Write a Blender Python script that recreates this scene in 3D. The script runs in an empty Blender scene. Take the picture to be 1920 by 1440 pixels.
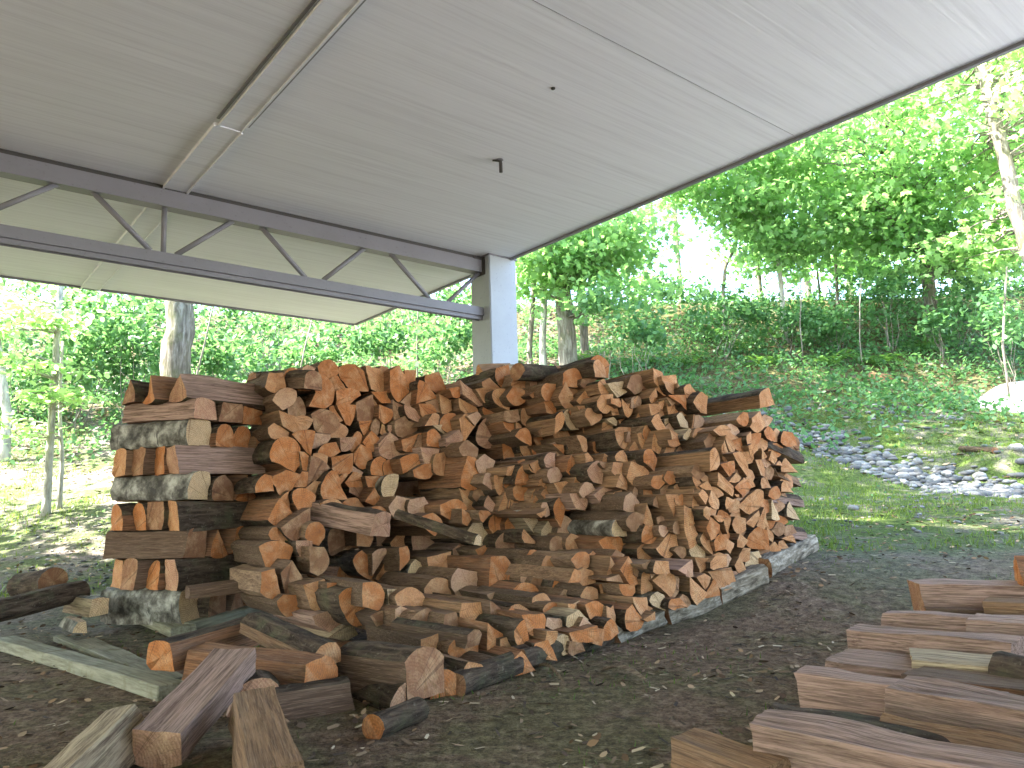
import bpy, bmesh, math, random
import numpy as np
from mathutils import Vector, Matrix, noise
rad = math.radians

# ------------------------------------------------------------------ camera, sky, sun, exposure
SC = bpy.context.scene
COL = SC.collection
CAMP = Vector((0.0, 0.0, 0.68))
cam_data = bpy.data.cameras.new("camera")
cam_data.sensor_width = 36.0
cam_data.lens = 26.55
cam_data.clip_start = 0.05
cam_data.clip_end = 2000.0
cam = bpy.data.objects.new("camera", cam_data)
COL.objects.link(cam)
CROT = Matrix.Rotation(rad(98.9), 3, 'X') @ Matrix.Rotation(rad(-1.71), 3, 'Z')
cam.matrix_world = Matrix.Translation(CAMP) @ CROT.to_4x4()
SC.camera = cam

SUN_DIR = Vector((-0.62, -0.10, 0.78)).normalized()      # towards the sun
SUN_EL = math.asin(SUN_DIR.z)
SUN_AZ = math.atan2(SUN_DIR.x, SUN_DIR.y)
world = bpy.data.worlds.new("World")
SC.world = world
world.use_nodes = True
nt = world.node_tree
sky = nt.nodes.new("ShaderNodeTexSky")
sky.sky_type = 'NISHITA'
sky.sun_disc = False
sky.sun_elevation = SUN_EL
sky.sun_rotation = SUN_AZ
sky.dust_density = 2.0
sky.air_density = 1.0
nt.links.new(sky.outputs[0], nt.nodes["Background"].inputs[0])
nt.nodes["Background"].inputs[1].default_value = 0.15
sd = bpy.data.lights.new("sun", 'SUN')
sd.energy = 5.0
sd.angle = rad(0.5)
sd.color = (1.0, 0.95, 0.86)
sun = bpy.data.objects.new("sun", sd)
COL.objects.link(sun)
sun.rotation_euler = SUN_DIR.to_track_quat('Z', 'Y').to_euler()
sun.location = (0, 0, 30)
SC.view_settings.view_transform = 'Standard'
SC.view_settings.look = 'None'
SC.view_settings.exposure = 3.4
SC.view_settings.gamma = 1.0
SC.render.engine = 'CYCLES'
SC.cycles.max_bounces = 8
SC.cycles.transparent_max_bounces = 4
SC.cycles.diffuse_bounces = 5
SC.cycles.use_denoising = True

# ------------------------------------------------------------------ picture <-> world helpers
FPX = 1416.0
def ray(px, py):
    return CROT @ Vector(((px - 960) / FPX, -(py - 720) / FPX, -1.0))
def at(px, py, D):
    d = ray(px, py)
    return CAMP + d * (D / d.y)
def onz(px, py, z):
    d = ray(px, py)
    return CAMP + d * ((z - CAMP.z) / d.z)
_gy = [-400, 0, 4, 5, 6.3, 7, 9, 11.5, 14.5, 17, 18.6, 20, 24, 60, 600]
_gz = [-8, 0, 0, .06, .2, .32, .82, 1.67, 2.95, 4.1, 5.55, 5.9, 5.5, 3.0, 3.0]
# stream bed of stones on the right (plan polyline)
STREAM = [(3.9, 12.7), (4.4, 11.6), (4.72, 10.5), (4.98, 9.65), (5.25, 9.05), (5.6, 8.5), (6.2, 7.95), (7.2, 7.4)]
def seg_dist(x, y, pts):
    d = 1e9
    for (ax, ay), (bx, by) in zip(pts[:-1], pts[1:]):
        vx, vy = bx - ax, by - ay
        t = max(0, min(1, ((x - ax) * vx + (y - ay) * vy) / (vx * vx + vy * vy)))
        d = min(d, math.hypot(x - ax - t * vx, y - ay - t * vy))
    return d
HUMMOCK = (6.75, 9.5, 0.75)
def ground_z(x, y):
    z = float(np.interp(y, _gy, _gz))
    a = min(1.0, max(0.0, (y - 3) / 8))
    z += (noise.noise(Vector((x * .35, y * .35, 0))) * .22 + noise.noise(Vector((x * 1.3, y * 1.3, 5))) * .07) * a
    z += noise.noise(Vector((x * 3, y * 3, 9))) * .012
    if x > .3 and 3.4 < y < 9:
        sm = lambda t: (lambda c: c * c * (3 - 2 * c))(max(0.0, min(1.0, t)))
        z += .21 * sm((x - .3) / 1.4) * sm((y - 3.5) / 1.4) * (1 - sm((y - 5.5) / 3.5))
    if 0 < x < 14 and 5 < y < 14:
        d = seg_dist(x, y, STREAM)
        if d < 0.9:
            z -= .10 * (0.5 + 0.5 * math.cos(math.pi * d / 0.9))
        hd = math.hypot((x - HUMMOCK[0]) / 1.2, (y - HUMMOCK[1]) / .45)
        if hd < 1:
            z += .22 * (1 - hd * hd) ** .7
    return z
def on_ground(px, py):
    d = ray(px, py)
    D = 0.8
    while D < 60:
        P = CAMP + d * (D / d.y)
        if P.z < ground_z(P.x, P.y):
            return P
        D *= 1.004
    return P
RNG = random.Random(7)
NPR = np.random.RandomState(11)

# ------------------------------------------------------------------ object helpers
def new_obj(name, mesh, mat=None, parent=None, loc=None, label=None, cat=None, group=None, kind=None, color=None):
    o = bpy.data.objects.new(name, mesh)
    COL.objects.link(o)
    if mat is not None and mesh is not None and not mesh.materials:
        mesh.materials.append(mat)
    if parent is not None:
        o.parent = parent
    if loc is not None:
        o.location = loc
    if label: o['label'] = label
    if cat: o['category'] = cat
    if group: o['group'] = group
    if kind: o['kind'] = kind
    if color is not None: o.color = (color[0], color[1], color[2], 1.0)
    return o
def mesh_py(name, verts, faces, smooth=False):
    me = bpy.data.meshes.new(name)
    me.from_pydata([tuple(v) for v in verts], [], faces)
    if smooth:
        me.polygons.foreach_set('use_smooth', [True] * len(me.polygons))
    me.update()
    return me
def mesh_ngons(name, V, k, colors=None):
    """V: (n*k, 3) array, n polygons of k corners each, not sharing vertices"""
    V = np.asarray(V, dtype=np.float32)
    n = len(V) // k
    me = bpy.data.meshes.new(name)
    me.vertices.add(n * k)
    me.vertices.foreach_set('co', V.ravel())
    me.loops.add(n * k)
    me.loops.foreach_set('vertex_index', np.arange(n * k, dtype=np.int32))
    me.polygons.add(n)
    me.polygons.foreach_set('loop_start', np.arange(n, dtype=np.int32) * k)
    me.polygons.foreach_set('loop_total', np.full(n, k, dtype=np.int32))
    if colors is not None:
        at_ = me.attributes.new('tint', 'FLOAT', 'FACE')
        at_.data.foreach_set('value', np.asarray(colors, dtype=np.float32))
    me.update(calc_edges=True)
    return me
class MB:
    def __init__(s): s.v = []; s.f = []
    def add(s, v, f):
        b = len(s.v); s.v += [tuple(p) for p in v]; s.f += [tuple(i + b for i in q) for q in f]
    def box(s, c, ax, ay, az, hx, hy, hz):
        c = Vector(c); X = Vector(ax) * hx; Y = Vector(ay) * hy; Z = Vector(az) * hz
        vs = [c + X * i + Y * j + Z * k for k in (-1, 1) for j in (-1, 1) for i in (-1, 1)]
        s.add(vs, [(0, 2, 3, 1), (4, 5, 7, 6), (0, 1, 5, 4), (2, 6, 7, 3), (0, 4, 6, 2), (1, 3, 7, 5)])
    def tube(s, pts, rs, n=8, caps=True):
        pts = [Vector(p) for p in pts]; rings = []
        up = Vector((0, 0, 1))
        prev = None
        for i, p in enumerate(pts):
            t = (pts[min(i + 1, len(pts) - 1)] - pts[max(i - 1, 0)]).normalized()
            a = prev if prev is not None else (Vector((1, 0, 0)) if abs(t.x) < .9 else Vector((0, 1, 0)))
            u = (a - t * a.dot(t)).normalized(); w = t.cross(u); prev = u
            rings.append([p + (u * math.cos(q) + w * math.sin(q)) * rs[i] for q in [2 * math.pi * j / n for j in range(n)]])
        v = [q for r in rings for q in r]
        f = [(i * n + j, i * n + (j + 1) % n, (i + 1) * n + (j + 1) % n, (i + 1) * n + j) for i in range(len(pts) - 1) for j in range(n)]
        if caps:
            f.append(tuple(range(n))[::-1]); f.append(tuple((len(pts) - 1) * n + j for j in range(n)))
        s.add(v, f)
    def mesh(s, name, smooth=False): return mesh_py(name, s.v, s.f, smooth)

# ------------------------------------------------------------------ materials
class NT:
    def __init__(s, name, rough=.85, spec=.3):
        s.m = bpy.data.materials.new(name); s.m.use_nodes = True
        s.t = s.m.node_tree; s.b = s.t.nodes["Principled BSDF"]
        s.b.inputs['Roughness'].default_value = rough
        s.b.inputs['Specular IOR Level'].default_value = spec
    def n(s, typ, **kw):
        x = s.t.nodes.new(typ)
        for k, v in kw.items(): setattr(x, k, v)
        return x
    def l(s, a, b): s.t.links.new(a, b)
    def coord(s, which='Object', scale=(1, 1, 1), rot=(0, 0, 0)):
        tc = s.n('ShaderNodeTexCoord'); mp = s.n('ShaderNodeMapping')
        mp.inputs['Scale'].default_value = scale
        mp.inputs['Rotation'].default_value = rot
        s.l(tc.outputs[which], mp.inputs[0]); return mp.outputs[0]
    def wpos(s, scale=(1, 1, 1)):
        g = s.n('ShaderNodeNewGeometry'); mp = s.n('ShaderNodeMapping')
        mp.inputs['Scale'].default_value = scale
        s.l(g.outputs['Position'], mp.inputs[0]); return mp.outputs[0]
    def noise(s, vec, scale=5, detail=6, rough=.6, dist=0):
        x = s.n('ShaderNodeTexNoise'); x.inputs['Scale'].default_value = scale
        x.inputs['Detail'].default_value = detail; x.inputs['Roughness'].default_value = rough
        x.inputs['Distortion'].default_value = dist
        if vec is not None: s.l(vec, x.inputs['Vector'])
        return x.outputs['Fac']
    def ramp(s, fac, stops, interp='LINEAR'):
        r = s.n('ShaderNodeValToRGB'); r.color_ramp.interpolation = interp
        e = r.color_ramp.elements
        while len(e) < len(stops): e.new(0.5)
        for q, (p, c) in zip(e, stops):
            q.position = p
            q.color = (c[0], c[1], c[2], 1) if isinstance(c, (tuple, list)) else (c, c, c, 1)
        s.l(fac, r.inputs[0]); return r.outputs[0]
    def mix(s, fac, a, b, mode='MIX'):
        x = s.n('ShaderNodeMix', data_type='RGBA', blend_type=mode)
        for sock, v in ((x.inputs[0], fac), (x.inputs[6], a), (x.inputs[7], b)):
            if hasattr(v, 'links'): s.l(v, sock)
            elif isinstance(v, (tuple, list)): sock.default_value = (v[0], v[1], v[2], 1)
            else: sock.default_value = v
        return x.outputs[2]
    def math(s, op, a, b=None, clamp=False):
        x = s.n('ShaderNodeMath', operation=op); x.use_clamp = clamp
        for sock, v in ((x.inputs[0], a), (x.inputs[1], b)):
            if v is None: continue
            if hasattr(v, 'links'): s.l(v, sock)
            else: sock.default_value = v
        return x.outputs[0]
    def bump(s, h, strength=.4, dist=.01):
        b = s.n('ShaderNodeBump'); b.inputs['Strength'].default_value = strength; b.inputs['Distance'].default_value = dist
        s.l(h, b.inputs['Height']); s.l(b.outputs[0], s.b.inputs['Normal']); return b
    def base(s, c): s.l(c, s.b.inputs['Base Color'])

def m_ceiling():
    t = NT("painted_board_ceiling", .8, .2)
    v = t.coord('Object', (.35, 14, 1)); fine = t.noise(v, 2.2, 8, .7)
    v2 = t.coord('Object', (.12, 3.2, 1)); broad = t.noise(v2, 2, 4, .5)
    v3 = t.coord('Object', (1, 1, 1)); blot = t.noise(v3, .5, 5, .6)
    c = t.ramp(fine, [(.3, (.58, .60, .67)), (.5, (.70, .73, .80)), (.75, (.76, .79, .86))])
    c = t.mix(t.ramp(broad, [(.35, 0.0), (.7, .35)]), c, (.62, .64, .70))
    c = t.mix(t.ramp(blot, [(.45, 0.0), (.75, .22)]), c, (.60, .63, .64))
    sp = t.n('ShaderNodeSeparateXYZ'); t.l(v3, sp.inputs[0])
    rib = t.math('SINE', t.math('MULTIPLY', t.math('ADD', sp.outputs[1], t.math('MULTIPLY', broad, .006)), 150.0))
    rib = t.math('MULTIPLY_ADD', rib, .5); t.t.nodes[-1].inputs[2].default_value = .5
    c = t.mix(t.math('MULTIPLY', t.math('POWER', rib, 6.0), .05), c, (.40, .41, .46))
    t.base(c); t.bump(t.math('ADD', fine, t.math('MULTIPLY', rib, .08)), .5, .006); return t.m
def m_paint(name, col, rough=.6):
    t = NT(name, rough, .3)
    n1 = t.noise(t.coord('Object'), 3, 6, .6); n2 = t.noise(t.coord('Object'), 45, 3, .6)
    c = t.mix(t.ramp(n1, [(.35, 0.0), (.7, .5)]), col, tuple(x * .78 for x in col))
    c = t.mix(t.ramp(n2, [(.62, 0.0), (.72, .5)]), c, tuple(x * .55 for x in col))
    t.base(c); t.bump(n2, .15, .003); return t.m
def tone_source(t, mass, stops):
    if not mass: return t.n('ShaderNodeObjectInfo').outputs['Color']
    g = t.n('ShaderNodeNewGeometry'); return t.ramp(g.outputs['Random Per Island'], stops, 'CONSTANT')
def m_cut_end(mass=False):
    t = NT("sawn_wood_end", .85, .15)
    oi = t.n('ShaderNodeObjectInfo')
    tone = tone_source(t, mass, [(0, (.40, .15, .052)), (.3, (.44, .21, .095)), (.55, (.24, .12, .06)), (.8, (.44, .25, .15))])  # mass tones carry painted shade: darker for ends recessed in the gaps
    v = t.coord('Object', (1, 1, 1))
    sp = t.n('ShaderNodeSeparateXYZ'); t.l(v, sp.inputs[0])
    nn = t.noise(v, 14, 3, .5)
    r = t.math('SQRT', t.math('ADD', t.math('MULTIPLY', sp.outputs[1], sp.outputs[1]), t.math('MULTIPLY', sp.outputs[2], sp.outputs[2])))
    r2 = t.math('ADD', r, t.math('MULTIPLY', nn, .022))
    ring = t.math('SINE', t.math('MULTIPLY', r2, 620.0))
    ringf = t.math('MULTIPLY_ADD', ring, .5); 
    rr = t.n('ShaderNodeMapRange'); rr.inputs[1].default_value = -1; rr.inputs[2].default_value = 1; t.l(ring, rr.inputs[0])
    broad = t.noise(v, 16, 5, .65)
    fine = t.noise(v, 160, 3, .7)
    c = t.mix(t.math('MULTIPLY', rr.outputs[0], 0.0 if mass else .42), tone, (.20, .085, .035))
    c = t.mix(t.ramp(broad, [(.45, 0.0), (.75, .5)]), c, (.64, .42, .23))
    c = t.mix(t.ramp(broad, [(.28, .6), (.42, 0.0)]), c, (.22, .10, .05))
    c = t.mix(t.ramp(fine, [(.35, .45), (.55, 0.0)]), c, (.13, .07, .04))
    ang = t.math('ARCTAN2', sp.outputs[1], sp.outputs[2])
    cr = t.n('ShaderNodeTexNoise', noise_dimensions='1D'); cr.inputs['Scale'].default_value = 1.6
    cr.inputs['Detail'].default_value = 2
    t.l(t.math('ADD', ang, t.math('MULTIPLY', oi.outputs['Random'], 30.0)), cr.inputs['W'])
    crack = t.math('LESS_THAN', t.math('ABSOLUTE', t.math('SUBTRACT', cr.outputs['Fac'], .5)), .006)
    if not mass: c = t.mix(t.math('MULTIPLY', crack, .45), c, (.05, .025, .015))
    t.base(c)
    t.bump(t.math('ADD', fine, t.math('MULTIPLY', rr.outputs[0], .3)), .5, .003)
    return t.m
def m_split(mass=False):
    t = NT("split_wood", .85, .15)
    tone = tone_source(t, mass, [(0, (.20, .12, .07)), (.4, (.28, .18, .11)), (.7, (.12, .08, .05))])
    v = t.coord('Object', (1.3, 26, 26)); n1 = t.noise(v, 2.2, 8, .72)
    v2 = t.coord('Object', (1.5, 7, 7)); n2 = t.noise(v2, 1.4, 5, .6)
    v3 = t.coord('Object', (3, 90, 90)); n3 = t.noise(v3, 2, 4, .6)
    c = t.mix(t.ramp(n1, [(.34, .8), (.56, 0.0)]), tone, (.075, .038, .022))
    c = t.mix(t.ramp(n3, [(.40, .55), (.52, 0.0)]), c, (.055, .03, .018))
    n4 = t.noise(t.coord('Object', (4, 160, 160)), 2.5, 3, .6)
    c = t.mix(t.ramp(n4, [(.55, 0.0), (.68, .4)]), c, (.42, .29, .19))
    c = t.mix(t.ramp(n2, [(.5, 0.0), (.8, .35)]), c, (.22, .16, .12))
    t.base(c); t.bump(t.math('ADD', n1, t.math('MULTIPLY', n3, .4)), 1.0, .014); return t.m
def m_bark():
    t = NT("rough_bark", .95, .1)
    v = t.coord('Object', (5, 26, 26)); n1 = t.noise(v, 1.5, 6, .65, .6)
    v2 = t.coord('Object'); n2 = t.noise(v2, 9, 5, .6); n3 = t.noise(v2, 60, 4, .6)
    c = t.ramp(n1, [(.32, (.018, .013, .01)), (.48, (.06, .041, .028)), (.7, (.14, .10, .07))])
    c = t.mix(t.ramp(n2, [(.5, 0.0), (.72, .6)]), c, (.10, .10, .055))
    c = t.mix(t.ramp(n3, [(.6, 0.0), (.7, .5)]), c, (.2, .17, .13))
    t.base(c); t.bump(t.math('ADD', n1, t.math('MULTIPLY', n3, .25)), 1.0, .02); return t.m
def m_birch():
    t = NT("birch_bark", .7, .25)
    v = t.coord('Object', (30, 5, 5)); n1 = t.noise(v, 1.4, 5, .6)
    v2 = t.coord('Object'); n2 = t.noise(v2, 11, 6, .65)
    c = t.ramp(n2, [(.38, (.035, .028, .02)), (.5, (.14, .125, .10)), (.66, (.40, .37, .31))])
    c = t.mix(t.ramp(n1, [(.60, 0.0), (.67, .9)]), c, (.06, .05, .045))
    c = t.mix(t.ramp(n2, [(.25, .8), (.36, 0.0)]), c, (.05, .05, .04))
    t.base(c); t.bump(t.math('ADD', n1, n2), .5, .006); return t.m
def m_kerb():
    t = NT("weathered_birch_bark", .85, .15)
    v = t.coord('Object', (4, 22, 22)); n1 = t.noise(v, 1.8, 6, .65, .4); n2 = t.noise(t.coord('Object'), 12, 6, .65)
    c = t.ramp(n1, [(.34, (.05, .038, .026)), (.5, (.22, .18, .13)), (.68, (.46, .40, .32))])
    c = t.mix(t.ramp(n2, [(.52, 0.0), (.66, .8)]), c, (.07, .055, .035))
    t.base(c); t.bump(t.math('ADD', n1, n2), .8, .012); return t.m
def m_board():
    t = NT("weathered_lumber", .85, .15)
    v = t.coord('Object', (1.5, 20, 20)); n1 = t.noise(v, 2.5, 7, .7)
    n2 = t.noise(t.coord('Object'), 7, 5, .6)
    c = t.ramp(n1, [(.3, (.10, .09, .06)), (.55, (.25, .235, .165)), (.75, (.34, .32, .24))])
    c = t.mix(t.ramp(n2, [(.55, 0.0), (.7, .7)]), c, (.12, .10, .05))
    t.base(c); t.bump(n1, .6, .005); return t.m
def m_trunk(name, a, b, moss=(.09, .10, .04)):
    t = NT(name, .95, .1)
    v = t.coord('Object', (14, 14, 2.6)); n1 = t.noise(v, 1.6, 7, .65, .5)
    n2 = t.noise(t.coord('Object'), 2.5, 5, .6)
    c = t.ramp(n1, [(.30, tuple(x * .35 for x in a)), (.5, a), (.7, b)])
    c = t.mix(t.ramp(n2, [(.5, 0.0), (.68, .75)]), c, moss)
    t.base(c); t.bump(n1, 1.0, .03); return t.m
def m_leaf(name, c1, c2, trans=.5, gloss=.35):
    t = NT(name, .45, gloss)
    a = t.n('ShaderNodeAttribute'); a.attribute_name = 'tint'
    c = t.ramp(a.outputs['Fac'], [(0, c1), (1, c2)])
    t.base(c)
    out = t.t.nodes['Material Output']
    tr = t.n('ShaderNodeBsdfTranslucent'); mx = t.n('ShaderNodeMixShader')
    cc = t.mix(1.0, c, (3.2, 2.8, 2.0), 'MULTIPLY')
    t.l(cc, tr.inputs[0]); mx.inputs[0].default_value = trans
    t.l(t.b.outputs[0], mx.inputs[1]); t.l(tr.outputs[0], mx.inputs[2]); t.l(mx.outputs[0], out.inputs[0])
    return t.m
def m_stone():
    t = NT("river_stone", .8, .3)
    a = t.n('ShaderNodeAttribute'); a.attribute_name = 'tint'
    n2 = t.noise(t.coord('Object'), 30, 5, .65)
    c = t.ramp(a.outputs['Fac'], [(0, (.05, .053, .058)), (.5, (.12, .12, .12)), (1, (.24, .24, .235))])
    c = t.mix(t.ramp(n2, [(.4, .4), (.6, 0.0)]), c, (.10, .10, .09))
    t.base(c); t.bump(n2, .4, .006); return t.m
def m_tinted(name, stops, rough=.85):
    t = NT(name, rough, .15)
    a = t.n('ShaderNodeAttribute'); a.attribute_name = 'tint'
    t.base(t.ramp(a.outputs['Fac'], stops)); return t.m
def m_ground():
    t = NT("forest_floor", .95, .1)
    w = t.wpos()
    g = t.n('ShaderNodeNewGeometry'); sp = t.n('ShaderNodeSeparateXYZ'); t.l(g.outputs['Position'], sp.inputs[0])
    n1 = t.noise(w, .55, 6, .6, .3); n2 = t.noise(w, 3.0, 7, .65, .4); n3 = t.noise(w, 22, 6, .7); n4 = t.noise(w, 85, 4, .7)
    dirt = t.ramp(n3, [(.3, (.07, .042, .025)), (.5, (.19, .122, .076)), (.72, (.37, .255, .165))])
    grey = t.ramp(n3, [(.3, (.09, .088, .088)), (.55, (.20, .198, .198)), (.75, (.34, .335, .33))])
    moss = t.ramp(n3, [(.3, (.030, .042, .012)), (.5, (.075, .115, .025)), (.75, (.16, .21, .055))])
    leaf = t.ramp(n3, [(.3, (.035, .024, .015)), (.5, (.12, .078, .045)), (.75, (.27, .19, .12))])
    # far from the roof: compacted grey gravel mixed with moss; up the bank: brown leaf litter
    def rng(sock, a, b):
        m = t.n('ShaderNodeMapRange'); m.inputs[1].default_value = a; m.inputs[2].default_value = b; t.l(sock, m.inputs[0]); return m.outputs[0]
    ny = t.math('ADD', sp.outputs[1], t.math('MULTIPLY', t.math('SUBTRACT', n1, .5), 3.0))
    x_far = rng(t.math('ADD', t.math('MULTIPLY', sp.outputs[0], -.15), ny), 3.6, 5.2)
    c = t.mix(t.math('MULTIPLY', x_far, .6), dirt, grey)
    mossy = t.math('MULTIPLY', t.ramp(t.math('ADD', t.math('MULTIPLY', n2, .6), t.math('MULTIPLY', n1, .5)), [(.50, 0.0), (.60, 1.0)]), .8)
    near = rng(ny, 6.0, 5.0)
    c = t.mix(t.math('MULTIPLY', mossy, t.math('SUBTRACT', 1.0, t.math('MULTIPLY', near, .6))), c, moss)
    mband = t.math('MULTIPLY', rng(ny, 5.4, 6.6), rng(sp.outputs[0], 1.0, 2.4))
    c = t.mix(t.math('MULTIPLY', mband, t.ramp(n2, [(.38, .25), (.55, 1.0)])), c, moss)
    bank = rng(ny, 12.0, 13.5)
    c = t.mix(t.math('MULTIPLY', bank, t.ramp(n2, [(.42, .15), (.6, .8)])), c, leaf)
    c = t.mix(t.ramp(n4, [(.35, .6), (.5, 0.0)]), c, (.02, .017, .014))
    c = t.mix(t.ramp(n4, [(.60, 0.0), (.70, .5)]), c, (.27, .235, .19))
    t.base(c); t.bump(t.math('ADD', n3, t.math('MULTIPLY', n4, .6)), 1.0, .03); return t.m
M = dict(ceiling=m_ceiling(), column=m_paint("grey_column_paint", (.33, .37, .41)), steel=m_paint("grey_steel_and_shade_paint", (.185, .19, .22), .45),
         cut=m_cut_end(), split=m_split(), cutmass=m_cut_end(True), splitmass=m_split(True), bark=m_bark(), birch=m_birch(), board=m_board(), kerb=m_kerb(),
         trunk=m_trunk("maple_trunk_bark", (.17, .15, .125), (.33, .31, .28)), pale=m_trunk("pale_trunk_bark", (.42, .40, .36), (.6, .58, .53), (.25, .24, .17)),
         leaf=m_leaf("maple_leaf", (.075, .16, .065), (.15, .27, .115), .6), leaf2=m_leaf("bright_leaf", (.11, .21, .09), (.20, .33, .15), .6),
         under=m_leaf("undergrowth_leaf", (.030, .085, .033), (.085, .19, .075), .35), fern=m_leaf("fern_leaf", (.03, .09, .018), (.08, .17, .035), .35),
         grassy=m_leaf("moss_blade", (.045, .085, .012), (.13, .19, .03), .3),
         stone=m_stone(), ground=m_ground(), dark=m_paint("dark_metal_and_shade", (.05, .05, .05)), blue=m_paint("blue_paint", (.03, .22, .42)),
         chips=m_tinted("wood_chips", [(0, (.05, .035, .025)), (.5, (.22, .15, .09)), (1, (.5, .4, .27))]),
         litter=m_tinted("fallen_leaves", [(0, (.05, .03, .02)), (.6, (.25, .15, .08)), (1, (.45, .32, .2))]))
# ------------------------------------------------------------------ ground
def axis_steps(lo, hi, fine_lo, fine_hi, step, grow=1.13):
    a = list(np.arange(fine_lo, fine_hi + 1e-6, step))
    s = step
    while a[-1] < hi: s *= grow; a.append(a[-1] + s)
    s = step
    while a[0] > lo: s *= grow; a.insert(0, a[0] - s)
    return a
gx = axis_steps(-500, 500, -7, 12, .14); gyv = axis_steps(-300, 600, 0, 21, .14)
gv = [(x, y, ground_z(x, y)) for y in gyv for x in gx]
nx = len(gx)
gf = [(j * nx + i, j * nx + i + 1, (j + 1) * nx + i + 1, (j + 1) * nx + i) for j in range(len(gyv) - 1) for i in range(nx - 1)]
new_obj("ground", mesh_py("ground", gv, gf, True), M['ground'], kind='structure')

# ------------------------------------------------------------------ pavilion: roof slab, truss, column
ZR = CAMP.z + 2.3
e1 = onz(965, 478, ZR); e2 = onz(665, 607, ZR); e3 = onz(1920, 75, ZR); c0 = onz(0, 510, ZR)
R2 = (e2 - e3).normalized()                      # along the right-hand edge, away from the camera
R1 = Vector((R2.y, -R2.x, 0))                    # along the far edge, towards the right
if R1.x < 0: R1 = -R1
rot = math.atan2(R1.y, R1.x)
RM = Matrix.Rotation(rot, 4, 'Z')
def loc_r(P):                                    # world -> roof axes, origin at far right corner
    d = P - e2; return d.dot(R1), d.dot(R2)
roof = new_obj("pavilion_roof", None, loc=(e2.x, e2.y, ZR), label="flat pale grey pavilion roof seen from below, over the firewood", cat="roof", kind="thing")
roof.rotation_euler = (0, 0, rot)
UL, VL = -11.0, -15.0                            # extents: to the left and towards / past the camera
m = MB(); m.box((UL / 2, VL / 2, .12), (1, 0, 0), (0, 1, 0), (0, 0, 1), -UL / 2, -VL / 2, .12)
new_obj("ceiling", m.mesh("ceiling"), M['ceiling'], roof)
m = MB()
m.box((.016, VL / 2, .115), (1, 0, 0), (0, 1, 0), (0, 0, 1), .015, -VL / 2, .135)
m.box((UL / 2, .016, .115), (1, 0, 0), (0, 1, 0), (0, 0, 1), -UL / 2, .015, .135)
new_obj("edge_trim", m.mesh("edge_trim"), M['steel'], roof)
# long batten strip on the ceiling (thicker piece near the truss)
ra = loc_r(onz(633, 0, ZR)); rb = loc_r(onz(343, 335, ZR)); rc = loc_r(onz(172, 535, ZR)); rs_ = loc_r(onz(425, 235, ZR))
def strip(u, v0, v1, w, h, name):
    m = MB(); m.box((u, (v0 + v1) / 2, -h / 2 + .001), (1, 0, 0), (0, 1, 0), (0, 0, 1), w / 2, abs(v1 - v0) / 2, h / 2 + .001)
    m.box((u - w / 2 + .004, (v0 + v1) / 2, -h - .004), (1, 0, 0), (0, 1, 0), (0, 0, 1), .006, abs(v1 - v0) / 2, .005)
    m.box((u + w / 2 - .004, (v0 + v1) / 2, -h - .004), (1, 0, 0), (0, 1, 0), (0, 0, 1), .006, abs(v1 - v0) / 2, .005)
    return new_obj(name, m.mesh(name), M['ceiling'], roof)
um = (ra[0] + rb[0] + rc[0]) / 3
strip(um, -0.02, rs_[1], .17, .02, "ceiling_batten")
strip(um + .012, rs_[1], VL + .05, .145, .012, "ceiling_batten")
# one faint board joint across the ceiling
vj = (loc_r(onz(1140, 65, ZR))[1] + loc_r(onz(1450, 240, ZR))[1]) / 2
m = MB(); m.box((UL / 2, vj, -.001), (1, 0, 0), (0, 1, 0), (0, 0, 1), -UL / 2 - .03, .0010, .001)
new_obj("board_joint", m.mesh("board_joint"), M['steel'], roof)
for du in (-.083, .096):  # dark strips painted in as the shadow lines beside the batten
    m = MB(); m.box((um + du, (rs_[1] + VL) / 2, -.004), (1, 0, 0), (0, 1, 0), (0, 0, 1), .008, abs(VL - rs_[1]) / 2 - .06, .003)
    new_obj("batten_shadow_line", m.mesh("batten_shadow_line"), M['steel'], roof)
# column
cl = onz(917, 475, ZR)                           # the near vertical edge of the column
cw = .32; cw2 = .30
cc = cl + R1 * cw / 2 + R2 * cw2 / 2
zb = ground_z(cc.x, cc.y) - .15
m = MB(); ins = .012
bmv = bmesh.new(); bmesh.ops.create_cube(bmv, size=1)
for v in bmv.verts: v.co = Vector((v.co.x * cw, v.co.y * cw2, v.co.z * (ZR - zb)))
bmesh.ops.bevel(bmv, geom=[e for e in bmv.edges if abs(e.verts[0].co.z - e.verts[1].co.z) > 1], offset=.008, segments=2, affect='EDGES')
me = bpy.data.meshes.new("shaft"); bmv.to_mesh(me); bmv.free()
colm = new_obj("support_column", me, M['column'], loc=(cc.x, cc.y, (ZR + zb) / 2 - .001), label="square grey painted column holding up the roof corner behind the firewood", cat="column", kind="thing")
colm.rotation_euler = (0, 0, rot)
m = MB(); m.box((0, 0, (ZR - zb) / 2 - .006), (1, 0, 0), (0, 1, 0), (0, 0, 1), cw / 2 + .012, cw2 / 2 + .012, .006)
new_obj("cap_plate", m.mesh("cap_plate"), M['steel'], colm)
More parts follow.
